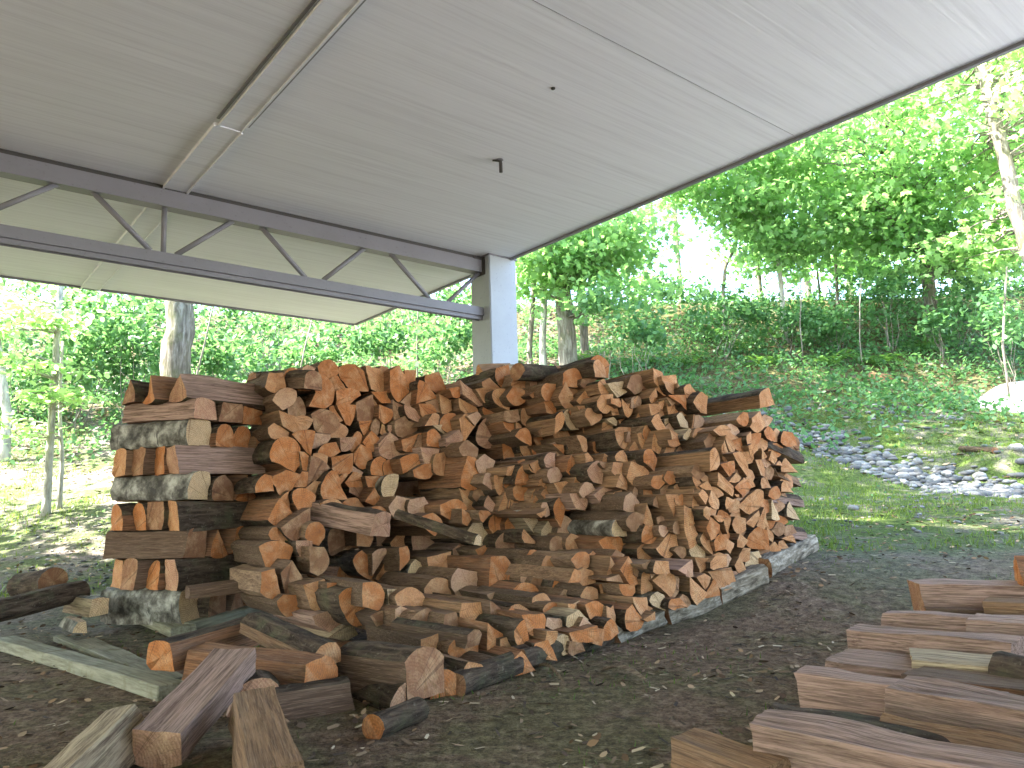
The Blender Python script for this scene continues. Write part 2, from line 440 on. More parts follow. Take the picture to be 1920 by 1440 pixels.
# truss, from the column's left face along -R1
T0 = cl + R2 * (cw2 * .5) - R1 * .002
tr = new_obj("roof_truss", None, loc=(T0.x, T0.y, ZR), label="long grey steel truss with slanting round bars, hung under the roof", cat="truss")
tr.rotation_euler = (0, 0, rot)
TL = 8.3
ztop = (-.012, -.155); 
def hgt(px, py, off=0):                           # height of a picture point lying in the truss plane, with its distance along it
    d = ray(px, py); n_ = Vector((-R1.y, R1.x, 0)); t_ = (T0 - CAMP).dot(n_) / d.dot(n_); P = CAMP + d * t_
    return (P - T0).dot(R1), P.z - ZR
def beam(name, z0, z1, w, parts):
    m = MB()
    for (a, b, y0, y1) in parts:
        m.box((-TL / 2, (y0 + y1) / 2, (a + b) / 2), (1, 0, 0), (0, 1, 0), (0, 0, 1), TL / 2, abs(y1 - y0) / 2, abs(b - a) / 2)
    return new_obj(name, m.mesh(name), M['steel'], tr)
zc = (hgt(450, 405)[1] + hgt(450, 362)[1]) / 2
zl = (hgt(450, 498)[1] + hgt(450, 520)[1]) / 2
beam("top_chord", 0, 0, 0, [(-.15, -.0352, -.05, .0), (-.158, -.1502, -.052, .05), (-.043, -.0352, .0002, .05)])
m = MB(); m.box((-TL / 2, 0, -.018), (1, 0, 0), (0, 1, 0), (0, 0, 1), TL / 2, .035, .0168)  # dark strip standing in for the shaded gap above the top chord
new_obj("chord_gap_shade", m.mesh("chord_gap_shade"), M['dark'], tr)
ZLW = hgt(500, 530)[1]
beam("bottom_chord", 0, 0, 0, [(ZLW + .005, ZLW + .085, -.05, -.043), (ZLW + .005, ZLW + .013, -.0428, .05), (ZLW - .03, ZLW + .0048, -.03, -.022), (ZLW - .03, ZLW + .0048, .022, .03)])
for (a, b) in [((900, 492), (833, 572)), ((730, 455), (805, 560)), ((685, 448), (606, 525)), ((487, 405), (573, 521)), ((440, 392), (330, 478)),
               ((309, 368), (306, 475)), ((172, 335), (282, 470)), ((112, 322), (-28, 400))]:
    (ua, za), (ub, zb_) = hgt(*a), hgt(*b)
    za = min(za, -.15); zb_ = max(zb_, ZLW + .02)
    m = MB(); m.tube([(ua, -.002, za + .012), (ub, -.002, zb_)], [.019, .019], 12)
    new_obj("web_bar", m.mesh("web_bar", True), M['steel'], tr)
u = hgt(-28, 400)[0]; k_ = 0
while u > -TL + .5:
    for (a, b, za, zb_) in ((-.12, -.66, ZLW + .02, -.15), (-.72, -1.28, -.15, ZLW + .02)):
        m = MB(); m.tube([(u + a, -.002, za), (u + b, -.002, zb_)], [.019, .019], 12)
        new_obj("web_bar", m.mesh("web_bar", True), M['steel'], tr)
    u -= 1.4
# end plates at the column
m = MB(); m.box((-.004, -.002, -.10), (1, 0, 0), (0, 1, 0), (0, 0, 1), .005, .085, .085)
m.box((-.05, .0, -.03), (1, 0, 0), (0, 1, 0), (0, 0, 1), .05, .06, .01)
new_obj("end_plate", m.mesh("end_plate"), M['dark'], tr)
# hook and hole in the ceiling
hp = onz(937, 299, ZR)
hk = new_obj("ceiling_hook", None, loc=(hp.x, hp.y, ZR), label="small dark pipe hook sticking down from the middle of the pale ceiling", cat="hook")
dd = hp.y * 27 / FPX
m = MB(); m.tube([(-.05, 0, -.006), (-.01, 0, -.008), (.004, 0, -.012), (.006, 0, -.03), (.006, 0, -dd)], [.005, .009, .012, .0125, .0125], 10)
new_obj("pipe", m.mesh("pipe", True), M['dark'], hk)
m = MB(); m.tube([(0, 0, -.001), (0, 0, -.006)], [.024, .024], 16); new_obj("flange", m.mesh("flange"), M['steel'], hk)
bp = onz(1037, 165, ZR)
m = MB(); m.tube([(0, 0, -.001), (0, 0, -.007)], [.013, .011], 12)
new_obj("ceiling_bolt", m.mesh("ceiling_bolt", True), M['dark'], loc=(bp.x, bp.y, ZR), label="tiny black bolt head on the pale ceiling, above the hook", cat="bolt")

# pale driveway added off-frame to bounce light onto the ceiling, its tip showing
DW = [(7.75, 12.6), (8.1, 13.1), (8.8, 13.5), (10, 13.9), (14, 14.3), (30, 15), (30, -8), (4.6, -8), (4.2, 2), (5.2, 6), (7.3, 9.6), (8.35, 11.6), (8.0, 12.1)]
def in_dw(x, y):
    s = False
    for i in range(len(DW)):
        a, b = DW[i], DW[i - 1]
        if (a[1] > y) != (b[1] > y) and x < (b[0] - a[0]) * (y - a[1]) / (b[1] - a[1]) + a[0]: s = not s
    return s
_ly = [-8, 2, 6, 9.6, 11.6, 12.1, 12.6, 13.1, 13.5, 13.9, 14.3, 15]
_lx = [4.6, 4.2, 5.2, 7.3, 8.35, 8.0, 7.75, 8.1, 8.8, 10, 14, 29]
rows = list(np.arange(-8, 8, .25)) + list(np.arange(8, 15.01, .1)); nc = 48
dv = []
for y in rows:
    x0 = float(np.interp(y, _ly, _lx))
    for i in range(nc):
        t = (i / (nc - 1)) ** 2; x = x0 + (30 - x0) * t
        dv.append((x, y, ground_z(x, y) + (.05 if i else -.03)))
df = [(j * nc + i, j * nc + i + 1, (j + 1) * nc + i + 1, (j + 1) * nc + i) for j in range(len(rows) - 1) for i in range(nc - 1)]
me = mesh_py("bounce_driveway", dv, df, True)
new_obj("bounce_driveway", me, m_paint("pale_bounce_driveway", (.58, .56, .53), .9), kind="structure")
# cut ends seen in the main woodpile: outlines in sheet coordinates, "tone[row]: corners"
SHEETS = {'A': (480, 660), 'B': (960, 640), 'C': (960, 1020), 'D': (480, 1020)}
ENDS = {'A': """
o 545,100 640,85 690,130 715,250 620,240 575,190
t 710,95 790,115 840,180 845,240 745,230 720,150
o 880,130 930,100 975,180 985,260 930,310 880,250
o 285,190 330,150 375,200 370,240 280,240
o 395,170 440,165 495,240 480,330 440,355 345,340 385,265
o 515,255 660,255 670,280 600,335 515,335
o 520,345 640,345 610,470 585,460
d 655,330 750,285 750,370 730,430 655,430
o 755,255 850,255 860,325 810,325
o 795,340 880,370 885,410 830,460 790,420
o 1050,180 1110,225 1155,300 1030,330 1040,240
o 1110,150 1190,135 1225,240 1175,260 1115,210
o 1240,235 1320,225 1310,290 1270,290
l 1330,200 1370,240 1430,330 1410,335 1340,270
t 1420,235 1480,225 1525,245 1515,310 1470,325
t 1530,250 1590,240 1635,290 1620,375 1570,350 1528,300
o3 1560,120 1620,105 1645,220 1590,215 1555,180
t 1180,280 1235,310 1250,350 1210,410 1190,360
t 1310,295 1395,345 1425,380 1370,405 1320,370
l 890,310 970,370 900,425
l 980,345 1030,370 1075,460 1010,430
o 1040,330 1110,335 1155,390 1100,465 1060,400
t 165,395 250,425 340,440 310,490 250,505 190,470
d 370,400 420,370 500,400 530,470 480,520 400,510
o 670,450 760,450 705,535
t 815,455 845,505 820,545 800,520
l 850,470 895,470 860,520
o 245,530 385,515 350,660
o 400,640 450,590 520,580 545,640 500,670 400,650
l 540,550 640,550 610,620 550,640
o 690,580 740,505 795,560 780,630 740,640
l 805,590 870,525 910,560 945,650 900,685 810,660
o 945,570 1060,530 1030,620 960,620
o 1110,520 1150,500 1200,580 1180,610 1105,600
p 1130,475 1190,470 1235,510 1215,530
l 1215,560 1290,510 1320,560 1300,620 1220,600
t 1320,440 1350,415 1400,470 1340,550
l3 1430,560 1450,470 1500,440 1560,510 1590,570 1520,600 1440,580
o 1590,440 1680,440 1720,510 1680,545 1620,510
o 1850,310 1920,320 1920,405 1870,390
o 480,680 620,655 620,760 550,795 490,750
o 635,650 680,590 740,620 750,710 690,755 635,720
o 745,705 800,670 835,690 830,800 740,790
o 570,840 625,770 700,810 690,870 600,870
o 495,765 535,800 550,870 585,945 430,945 415,910 440,830
d 340,860 360,680 470,750
o 105,620 150,560 230,560 280,620 290,710 250,765 150,710 110,700
o 0,870 60,790 100,800 110,890 0,900
o 110,800 200,760 285,790 240,870 175,940 130,870
o 245,900 300,880 380,930 370,980 280,1030 245,970
o 95,1070 150,970 230,1050 160,1100
d 160,1130 345,1010 340,1150 240,1210
l 1070,620 1170,630 1160,700 1090,710
o 940,690 1050,670 1070,720 960,770
p 815,870 850,810 900,810 890,870 850,970 820,910
o 710,960 760,880 820,960 800,990
d 650,800 720,840 700,960 600,900
o3 1340,800 1360,690 1400,700 1440,780 1440,860 1390,870 1340,850
t3 1310,875 1390,900 1420,1000 1400,1025 1340,980
o3 1205,990 1270,960 1330,1000 1330,1050 1280,1075 1210,1040
o 1600,600 1680,600 1690,690 1620,720 1595,680
t 1690,570 1750,580 1800,660 1760,690 1700,670
o 1800,545 1900,545 1900,610 1860,645 1810,590
l 1850,690 1900,645 1930,650 1930,750 1860,740
t 1750,720 1840,685 1830,740 1800,775
t 1610,790 1620,740 1665,730 1650,790
o 1665,840 1710,720 1780,850
t 1530,795 1620,795 1615,860 1570,920 1540,880
l 1470,990 1500,920 1540,980 1540,1045
t 1570,1010 1600,920 1612,960 1600,1030
t 1625,1020 1645,890 1720,1005
t 1770,930 1800,865 1870,960 1850,1020 1780,1010
t 1800,1040 1870,1000 1860,1050 1830,1068
p 1375,1160 1440,1060 1510,1190 1460,1235 1390,1200
o 1490,1090 1550,1035 1590,1080 1575,1140 1535,1190 1500,1140
o 1600,1100 1640,1035 1710,1130 1690,1190 1640,1200 1605,1170
p 1690,1040 1750,1035 1795,1080 1785,1180
t 1735,1150 1800,1225 1730,1220
p 1840,1230 1845,1150 1910,1070 1910,1230
l 1530,1230 1600,1150 1665,1230 1660,1300 1540,1260
t 1810,860 1880,760 1920,850
l 795,1160 880,1120 920,1130 850,1210 795,1260
t 880,1220 940,1150 1000,1095 1010,1140 960,1240 900,1250
l3 1010,1260 1020,1150 1110,1140 1200,1210 1260,1240 1220,1290 1150,1310 1020,1330
d 470,1250 480,1150 560,1110 665,1190 640,1270 560,1305 480,1300
l 1290,1280 1360,1230 1420,1320 1390,1340 1290,1330
l 270,1230 350,1230 350,1320 290,1300
""", 'B': """
t 25,520 45,525 70,570 40,610 20,600
o 205,375 290,390 305,440 270,475 230,460
t 280,490 320,450 335,500 320,560 280,595
t 310,360 345,290 390,380 375,420 330,400
t 420,380 500,300 500,380 470,410
t 125,340 180,300 200,320 140,355
t 555,380 580,340 650,340 655,400 620,465 570,440
t 640,430 660,400 730,475 650,475
o 515,150 555,110 605,160 600,220 515,215
t 560,270 600,245 640,330 570,335
p 640,275 710,270 740,310 680,345
t 710,370 740,410 790,360 770,430 745,485 720,420
p 340,470 370,445 420,530 435,560 380,560 345,510
t 415,415 495,415 490,460 450,500
t 445,550 500,480 545,550 550,610 510,625 460,590
t 580,520 640,520 645,560 600,610 580,590
p 610,500 650,485 680,515 670,545 640,530
t 690,500 770,495 770,545 710,545
t 670,570 700,550 775,555 770,640 720,695 690,680
t 40,640 80,625 130,670 150,730 90,755 55,720
t 265,600 330,560 365,610 350,660 290,650
o 365,640 410,620 450,660 450,760 410,730 370,690
o 500,650 570,625 600,700 590,770 550,760 515,700
t 460,730 480,720 520,780 480,815
t 590,720 620,740 625,775 580,775
t 665,740 720,700 740,740 740,780 670,770
l 290,670 350,730 320,780 300,750
l 200,780 260,710 305,800 220,815
t 100,790 180,755 190,790 150,850 110,825
o 355,780 375,745 430,800 400,860 355,830
t 400,890 420,850 485,920 460,965 400,950
o 20,920 55,790 90,790 140,920
t 170,900 240,830 260,900 220,950
t 285,920 340,910 375,960 350,1005 310,970
l 500,830 540,785 570,790 570,900 530,890
o 580,790 670,860 660,890 620,930 580,880
t 670,930 690,870 730,910 740,950
t 765,870 780,795 840,830 860,880 800,920
l 515,990 620,910 650,970 660,1050 560,1040
l 380,980 460,970 485,1010 470,1085 420,1080
t 125,1050 160,940 220,1030 215,1075 140,1090
t 160,1110 220,1085 220,1110 190,1135
o 270,1060 300,1020 330,1080 310,1180 280,1130
t 0,970 30,960 75,1080 0,1090
t 745,700 780,645 830,650 835,740 790,770 755,750
t 800,590 870,585 880,660 850,705 820,650
t 780,540 830,430 870,420 885,500 860,570 800,570
t 870,400 950,410 945,455 900,480
t 910,180 965,210 955,260 930,285 910,260
t 980,220 1060,220 1065,265 1050,335 1010,320 985,270
t 930,310 960,270 1010,350 1000,380
t 885,360 920,305 935,370 910,400
t 945,390 985,375 970,440 945,430
t 990,400 1015,380 1045,440 1010,475
o 1020,345 1110,350 1110,440 1080,400
t 1105,300 1140,280 1175,340 1150,415 1125,370
t 1070,270 1085,290 1095,340 1070,335
t 1180,390 1210,345 1240,370 1240,450 1215,440
t 905,510 950,465 990,560 990,610 950,580
p 975,500 1030,485 1060,510 1000,560 980,530
p 1050,480 1090,460 1130,520 1135,560 1080,545
t 1150,560 1165,470 1210,500 1200,560 1170,590
p 1110,600 1140,560 1165,590 1130,635 1105,620
t 1010,560 1070,600 1030,630
t 985,640 1020,600 1035,650 990,670
t 910,690 930,610 970,680 950,720 915,700
o 860,720 900,710 930,760 920,820 880,790
t0 1540,500 1590,470 1610,530 1570,570 1540,540
o0 1630,580 1655,555 1690,590 1685,625 1640,615
o0 1745,640 1760,590 1800,600 1815,660 1780,665
t0 1600,350 1640,320 1675,400 1610,410
t0 1310,570 1350,545 1395,570 1385,600 1340,600
t 1380,610 1400,620 1430,690 1410,720 1390,680
t 1355,680 1370,645 1400,740 1370,770
o 1410,640 1510,610 1510,700 1440,700
t 1515,610 1540,590 1545,650 1520,660
t 1520,670 1560,660 1580,700 1540,740
t0 1270,710 1300,690 1340,790 1320,820 1280,830
o 1345,790 1420,770 1420,830 1390,870
t 1420,720 1460,710 1530,850 1520,870 1460,790
t 1480,710 1530,710 1540,780 1515,790
t 1560,760 1610,760 1635,800 1630,870 1600,860
t 1600,700 1635,740 1610,750
t 1655,760 1665,710 1700,760 1690,785
t 1690,795 1720,770 1740,800
t 1745,830 1765,765 1815,835
t 1310,840 1420,930 1420,1000 1310,920
t0 1160,870 1190,865 1220,920 1200,970 1180,930
t 1220,930 1260,900 1290,950 1270,965
t 1395,900 1440,850 1465,880 1430,905
o 1430,940 1490,880 1530,940 1480,1000
t 1500,885 1540,880 1560,930 1540,940
t 1600,880 1640,870 1680,945 1600,945
t 1735,960 1750,910 1795,965
t0 1150,1060 1160,970 1210,1070 1180,1085
t 1190,980 1220,950 1260,1000 1240,1050
t 1265,1030 1290,960 1335,1020 1330,1075 1280,1060
t 1220,1080 1240,1060 1285,1080 1260,1150 1230,1120
t 1370,1080 1375,1000 1430,1020
t 1395,1060 1440,1010 1465,1030 1460,1100 1400,1100
t 1420,980 1460,985 1465,1005 1440,1000
t 1480,1060 1560,960 1610,970 1610,1050 1590,1075 1540,1110
t 1580,1180 1610,1080 1650,1190
t 1510,1170 1580,1090 1585,1140 1560,1195
p 1665,1130 1675,1040 1710,1130
p 1770,1120 1790,1050 1835,1135
t0 1100,1060 1160,1090 1150,1200 1200,1260 1150,1330 1110,1200
t 1180,1130 1210,1100 1250,1210 1210,1200
o 1250,1200 1270,1130 1340,1180 1330,1235 1290,1280
t 1300,1120 1350,1120 1370,1150 1330,1160
t 1370,1140 1410,1140 1390,1240 1370,1180
t 1425,1180 1450,1130 1505,1140 1500,1210 1450,1235
t 1200,1270 1250,1225 1285,1290 1280,1370 1230,1320
o 1300,1290 1330,1240 1370,1260 1370,1335 1310,1350
t 1375,1270 1430,1300 1400,1360 1375,1335
t 1440,1280 1460,1240 1510,1280 1480,1325 1450,1320
o 1520,1290 1570,1200 1620,1220 1650,1330 1560,1330
t 1640,1210 1670,1230 1675,1280 1650,1260
t 1660,1330 1690,1290 1720,1340 1700,1385
t 1720,1290 1745,1280 1775,1330 1725,1345
t 1745,1270 1800,1250 1820,1290
t1 1010,1000 1065,1000 1060,1060 1040,1105
t1 850,1160 865,1060 905,1170
o1 830,1240 850,1190 920,1190 945,1240 920,1280 840,1285
p1 640,1210 670,1155 730,1160 780,1250 660,1250
o1 570,1290 620,1260 700,1270 700,1330 650,1390 600,1350
t1 810,1340 850,1300 905,1310 905,1400 850,1430 815,1400
t0 945,1330 1030,1225 1050,1330 1000,1375
p0 1145,1350 1185,1305 1230,1330 1230,1385 1160,1380
t 1280,1380 1330,1355 1385,1370 1380,1430 1290,1430
t 1470,1380 1490,1335 1530,1335 1530,1400 1490,1410
""", 'C': """
t 620,200 630,90 700,190 640,215
o 705,170 760,95 800,160 800,245 750,250
t 1020,110 1060,50 1100,90 1080,145 1040,140
t0 905,180 920,110 1000,110 1015,185 950,195
t 830,230 845,170 900,170 905,290 830,325
t 915,240 960,200 1050,200 1050,270 1010,335 950,280
l 1055,170 1160,105 1165,205 1120,205
t 1180,95 1250,95 1255,140 1215,180
t 1265,120 1300,75 1380,75 1385,130 1330,155 1270,160
t 1430,140 1465,80 1505,160 1480,210
p 1530,180 1550,75 1590,65 1625,140 1545,185
t 1290,190 1400,160 1415,240 1340,285
t 1190,220 1240,195 1280,215 1250,285
t 1140,310 1145,225 1235,310 1180,380
o 1250,340 1290,245 1325,320
l 1420,180 1470,170 1500,215 1430,235
o 570,270 640,250 720,260 740,330 650,380 600,350
t 375,260 460,255 470,310 420,380 380,320
t 365,385 410,385 400,440 370,450
o1 260,320 290,220 340,180 395,215 370,250 330,290 280,360
p 350,470 420,420 485,480 460,530 380,555 350,530
o 390,580 540,525 545,590 480,630 400,630
o 490,400 540,375 620,430 640,480 580,535 510,480
o 600,630 610,540 650,485 700,570 640,615
t 625,420 650,395 655,450
o 720,540 725,430 765,395 840,490 820,530 770,555
t 785,350 880,345 870,430 840,470 800,420
p 885,370 940,310 985,330 995,425 930,405
t 850,490 915,435 915,485 870,500
o 1005,410 1030,360 1080,350 1125,395 1060,415
p0 290,620 340,590 400,650 395,680 330,710
t0 215,560 280,555 285,600 240,655 215,620
o0 90,470 210,455 215,530 180,600 120,580
o0 0,560 60,485 110,620 120,690 50,680
o0 110,740 140,640 220,610 275,740 120,750
o0 0,740 50,700 135,800 0,840
o1 0,310 60,260 140,280 155,330 120,350 90,325 50,325
t1 0,410 50,390 100,420 115,455 80,455 50,430 10,440
""", 'D': """
o4 510,240 560,85 675,215 600,250
o4 635,110 690,55 755,110 750,230 690,200
o4 775,220 850,100 935,90 935,240 830,250
p4 985,230 1000,130 1030,100 1135,170 1090,240 1030,290
o3 1510,290 1520,100 1600,95 1640,190 1620,310 1560,310
t1 1320,450 1340,390 1480,380 1480,500 1420,570 1340,530
o3 540,340 620,290 700,300 700,370 710,450 740,490 650,520 590,470
p3 835,300 950,300 920,370 850,425
l3 370,470 440,440 555,450 545,520 470,560 390,520
p2 470,600 580,515 650,580 590,615
d2 530,650 610,640 620,720 540,750
d2 750,470 810,440 880,470 880,520 800,540
o0 1490,520 1600,590 1600,690 1500,760
d1 1495,370 1540,400 1600,490 1560,510 1500,510
o0 1130,1060 1180,820 1280,830 1340,940 1280,1000
t0 1320,890 1360,760 1440,770 1490,860 1400,910 1345,930
l0 885,1140 910,1000 960,940 1040,1030 1050,1120 960,1160
d3 180,200 230,140 280,220 280,300 200,300
"""}
# ------------------------------------------------------------------ split logs
BV = Vector((.70, .714, 0)).normalized()        # along the rows of the pile
AV = Vector((BV.y, -BV.x, 0))                    # log axis, towards the cut ends we see
P0 = Vector((-.21, 2.89, 0)); PITCH = .54; LLEN = .52
TONE = {'o': (.47, .165, .05), 't': (.50, .235, .10), 'p': (.58, .41, .23), 'l': (.44, .235, .145), 'd': (.24, .115, .06)}
SPLITC = {'o': (.27, .125, .06), 't': (.29, .165, .088), 'p': (.45, .34, .21), 'l': (.40, .255, .195), 'd': (.16, .10, .065)}
MASSM = Matrix(((AV.x, BV.x, 0, 0), (AV.y, BV.y, 0, 4), (0, 0, 1, 0), (0, 0, 0, 1))); MASSI = MASSM.inverted()
def area2(P): return .5 * sum(P[i][0] * P[(i + 1) % len(P)][1] - P[(i + 1) % len(P)][0] * P[i][1] for i in range(len(P)))
def inner_angle(P, i):
    a = Vector(P[i - 1]) - Vector(P[i]); b = Vector(P[(i + 1) % len(P)]) - Vector(P[i])
    return a.angle(b) if a.length > 1e-6 and b.length > 1e-6 else 3.1
BARKSIDE = None
def outline(P, step=.022):
    """corner list -> dense outline with bark flags; corners opposite the sharpest one get the bark"""
    n = len(P)
    ang = [inner_angle(P, i) for i in range(n)]
    ap = min(range(n), key=lambda i: ang[i])
    barkedge = set()
    if n >= 4:
        opp = [(ap + 1 + j) % n for j in range(1, n - 2)] if n > 4 else [(ap + 1) % n if RNG.random() < .5 else (ap + 2) % n]
        barkedge = set(opp)
    else:
        barkedge = {(ap + 1) % 3}
    if BARKSIDE is not None: barkedge = set(BARKSIDE)
    out, flag = [], []
    for i in range(n):
        a = Vector(P[i]); b = Vector(P[(i + 1) % n]); L = (b - a).length
        k = max(1, int(L / step)); nrm = Vector(((b - a).y, -(b - a).x)); nrm = nrm / max(L, 1e-6)
        bulge = (.11 if i in barkedge else RNG.uniform(-.015, .02)) * L
        for j in range(k):
            t = j / k
            q = a.lerp(b, t) + nrm * bulge * 4 * t * (1 - t)
            if j: q += Vector((RNG.uniform(-1, 1), RNG.uniform(-1, 1))) * .0016
            out.append(q); flag.append(i in barkedge)
    return out, flag, Vector(P[ap])
def make_log(name, P, origin, ax, up, length, tone, bark='bark', back=.97, label=None, cat="log", group=None, round_=False, noparts=False, segs=8, cut_back=True, tintj=1.0, grp_mb=None):
    """P: corners (u, v) counter-clockwise in the plane across the axis; u = up x ax ... the end at origin faces +ax.
    The object's x axis runs along the log and passes through its pith."""
    ax = Vector(ax).normalized(); up = Vector(up); up = (up - ax * up.dot(ax)).normalized(); uu = up.cross(ax).normalized()
    if area2(P) < 0: P = P[::-1]
    if round_:
        pts = [Vector(q) for q in P]; flag = [True] * len(pts); pith = sum(pts, Vector((0, 0))) / len(pts)
    else:
        pts, flag, pith = outline(P)
        cen = sum((Vector(q) for q in P), Vector((0, 0))) / len(P)
        if len(P) > 4 and RNG.random() < .5: pith = cen.lerp(pith, .75)
    n = len(pts)
    seed = RNG.random() * 100
    tc = [pith + (q - pith) for q in pts]
    ctr = sum(pts, Vector((0, 0))) / n
    rings = []
    sl = (RNG.uniform(-.05, .05), RNG.uniform(-.05, .05))
    for s in range(segs + 1):
        f = s / segs; x = -length * f
        k = 1 + (back - 1) * f
        rg = []
        for i, q in enumerate(pts):
            w = ctr + (q - ctr) * k
            if 0 < s:
                nz = noise.noise(Vector((seed + x * 5, q.x * 9, q.y * 9)))
                w = w + (q - ctr) * nz * (.17 if flag[i] else .12) + (q - ctr) * noise.noise(Vector((seed + x * 2.5, q.x * 60, q.y * 60))) * .07
            xx = x
            if s in (0, segs): x = x + noise.noise(Vector((seed + 7, q.x * 45, q.y * 45))) * .009
            if s == 0: xx = x + (q - ctr).x * sl[0] * 3 + (q - ctr).y * sl[1] * 3
            if s == segs: xx = x + (q - ctr).x * sl[1] * 3 + RNG.uniform(-.004, .004)
            rg.append((xx, w.x - pith.x, w.y - pith.y))
        rings.append(rg)
    V = [v for r in rings for v in r]
    lat_b, lat_s = [], []
    for s in range(segs):
        for i in range(n):
            j = (i + 1) % n
            fc = (s * n + i, (s + 1) * n + i, (s + 1) * n + j, s * n + j)
            (lat_b if flag[i] else lat_s).append(fc)
    # front cap with centre and an inner ring
    def compact(v, f):
        used = sorted({i for q in f for i in q}); mp = {a: b for b, a in enumerate(used)}
        return [v[i] for i in used], [tuple(mp[i] for i in q) for q in f]
    def cap(s, flip):
        rg = rings[s]; c = Vector((0, 0, 0))
        for q in rg: c += Vector(q)
        c /= n
        v = [tuple(q) for q in rg]
        inner = []
        for q in rg:
            w = c.lerp(Vector(q), .55); w.x += RNG.uniform(-.0025, .0025); inner.append(tuple(w))
        v += inner; v.append(tuple(c))
        f = []
        for i in range(n):
            j = (i + 1) % n
            a = (i, j, n + j, n + i); b = (n + i, n + j, 2 * n)
            f += [a[::-1] if flip else a, b[::-1] if flip else b]
        return v, f
    pos = origin + uu * pith.x + up * pith.y
    mat = Matrix((( ax.x, uu.x, up.x, pos.x), (ax.y, uu.y, up.y, pos.y), (ax.z, uu.z, up.z, pos.z), (0, 0, 0, 1)))
    fr = 1 + RNG.uniform(-.14, .14) * tintj
    cA = tuple(min(1, c * fr) for c in TONE[tone]); cS = tuple(min(1, c * fr) for c in SPLITC[tone])
    if grp_mb is not None:
        mat = MASSI @ mat; V4 = [mat @ Vector(v) for v in V]
        grp_mb[0].add(V4, lat_b + lat_s); cv, cf = cap(0, False); grp_mb[1].add([mat @ Vector(v) for v in cv], cf); return None
    mb = MB()
    body_f = lat_s
    cv2, cf2 = cap(segs, True)
    if lat_s: mb.add(*compact(V, lat_s))
    mb.add(cv2, cf2)
    o = new_obj(name, mb.mesh(name), M['split'] if lat_s else M['cut'], None, None, label, cat, group, None, cS if lat_s else cA)
    o.matrix_world = mat
    if lat_b:
        mbk = MB(); mbk.add(*compact(V, lat_b))
        new_obj("bark", mbk.mesh("bark", True), M[bark], o, color=cS)
    me_ = MB(); cv, cf = cap(0, False); me_.add(cv, cf)
    new_obj("cut_end", me_.mesh("cut_end"), M['cut'], o, color=cA)
    return o
# which row (0 = front ... 4 = back) an end belongs to, from where it shows in the staggered pile
BND = [  # (y, x) breakpoints: right of the line -> that row or nearer
    [(730, 1390), (790, 1345), (850, 1325), (900, 1290), (950, 1270), (990, 1200), (1020, 1130), (1060, 1100), (1100, 1040), (1130, 985), (1150, 950), (1190, 940), (1300, 800)],
    [(690, 1170), (900, 1170), (930, 1150), (960, 1060), (1000, 1010), (1050, 950), (1100, 900), (1160, 860), (1250, 740)],
    [(690, 965), (750, 1005), (800, 1000), (850, 985), (900, 920), (950, 905), (1000, 890), (1050, 860), (1100, 800), (1150, 740), (1200, 690)],
    [(690, 900), (760, 885), (800, 880), (830, 850), (870, 770), (950, 760), (990, 725), (1050, 790), (1100, 840), (1104, 620), (1300, 600)]]
def row_of(x, y):
    for k, b in enumerate(BND):
        if x > np.interp(y, [q[0] for q in b], [q[1] for q in b]): return k
    return 4
def plane_pt(px, py, w):
    d = ray(px, py); Q = P0 - AV * w
    t = (Q - CAMP).dot(AV) / d.dot(AV)
    P = CAMP + d * t
    return (P - Q).dot(BV), P.z
def world_at(px, py, w):
    s_, z_ = plane_pt(px, py, w); Q = P0 - AV * w + BV * s_
    return Vector((Q.x, Q.y, z_))
CI = np.array(CROT.transposed())
def proj_np(X):
    q = (np.asarray(X) - np.array(CAMP)) @ CI.T
    return np.stack([960 + FPX * q[:, 0] / -q[:, 2], 720 - FPX * q[:, 1] / -q[:, 2]], 1)
ROWNAME = ['front', 'second', 'third', 'fourth', 'rearmost']
ORD = ['first', 'second', 'third', 'fourth', 'fifth', 'sixth', 'seventh', 'eighth', 'ninth', 'tenth', 'eleventh', 'twelfth', 'thirteenth', 'fourteenth', 'fifteenth', 'sixteenth', 'seventeenth', 'eighteenth', 'nineteenth', 'twentieth'] + ['%dth' % i for i in range(21, 60)]
TW = {'o': 'orange', 't': 'tan', 'p': 'pale', 'l': 'pinkish', 'd': 'dark brown'}
recs = []
for sh, txt in ENDS.items():
    ox, oy = SHEETS[sh]
    for ln in txt.strip().splitlines():
        p = ln.split(); tone = p[0][0]
        pix = [(ox + float(q.split(',')[0]) * .29167, oy + float(q.split(',')[1]) * .29167) for q in p[1:]]
        mx = sum(q[0] for q in pix) / len(pix); my = sum(q[1] for q in pix) / len(pix)
        k = int(p[0][1]) if len(p[0]) > 1 else row_of(mx, my)
        recs.append(dict(k=k, pix=pix, tone=tone, px=(mx, my)))
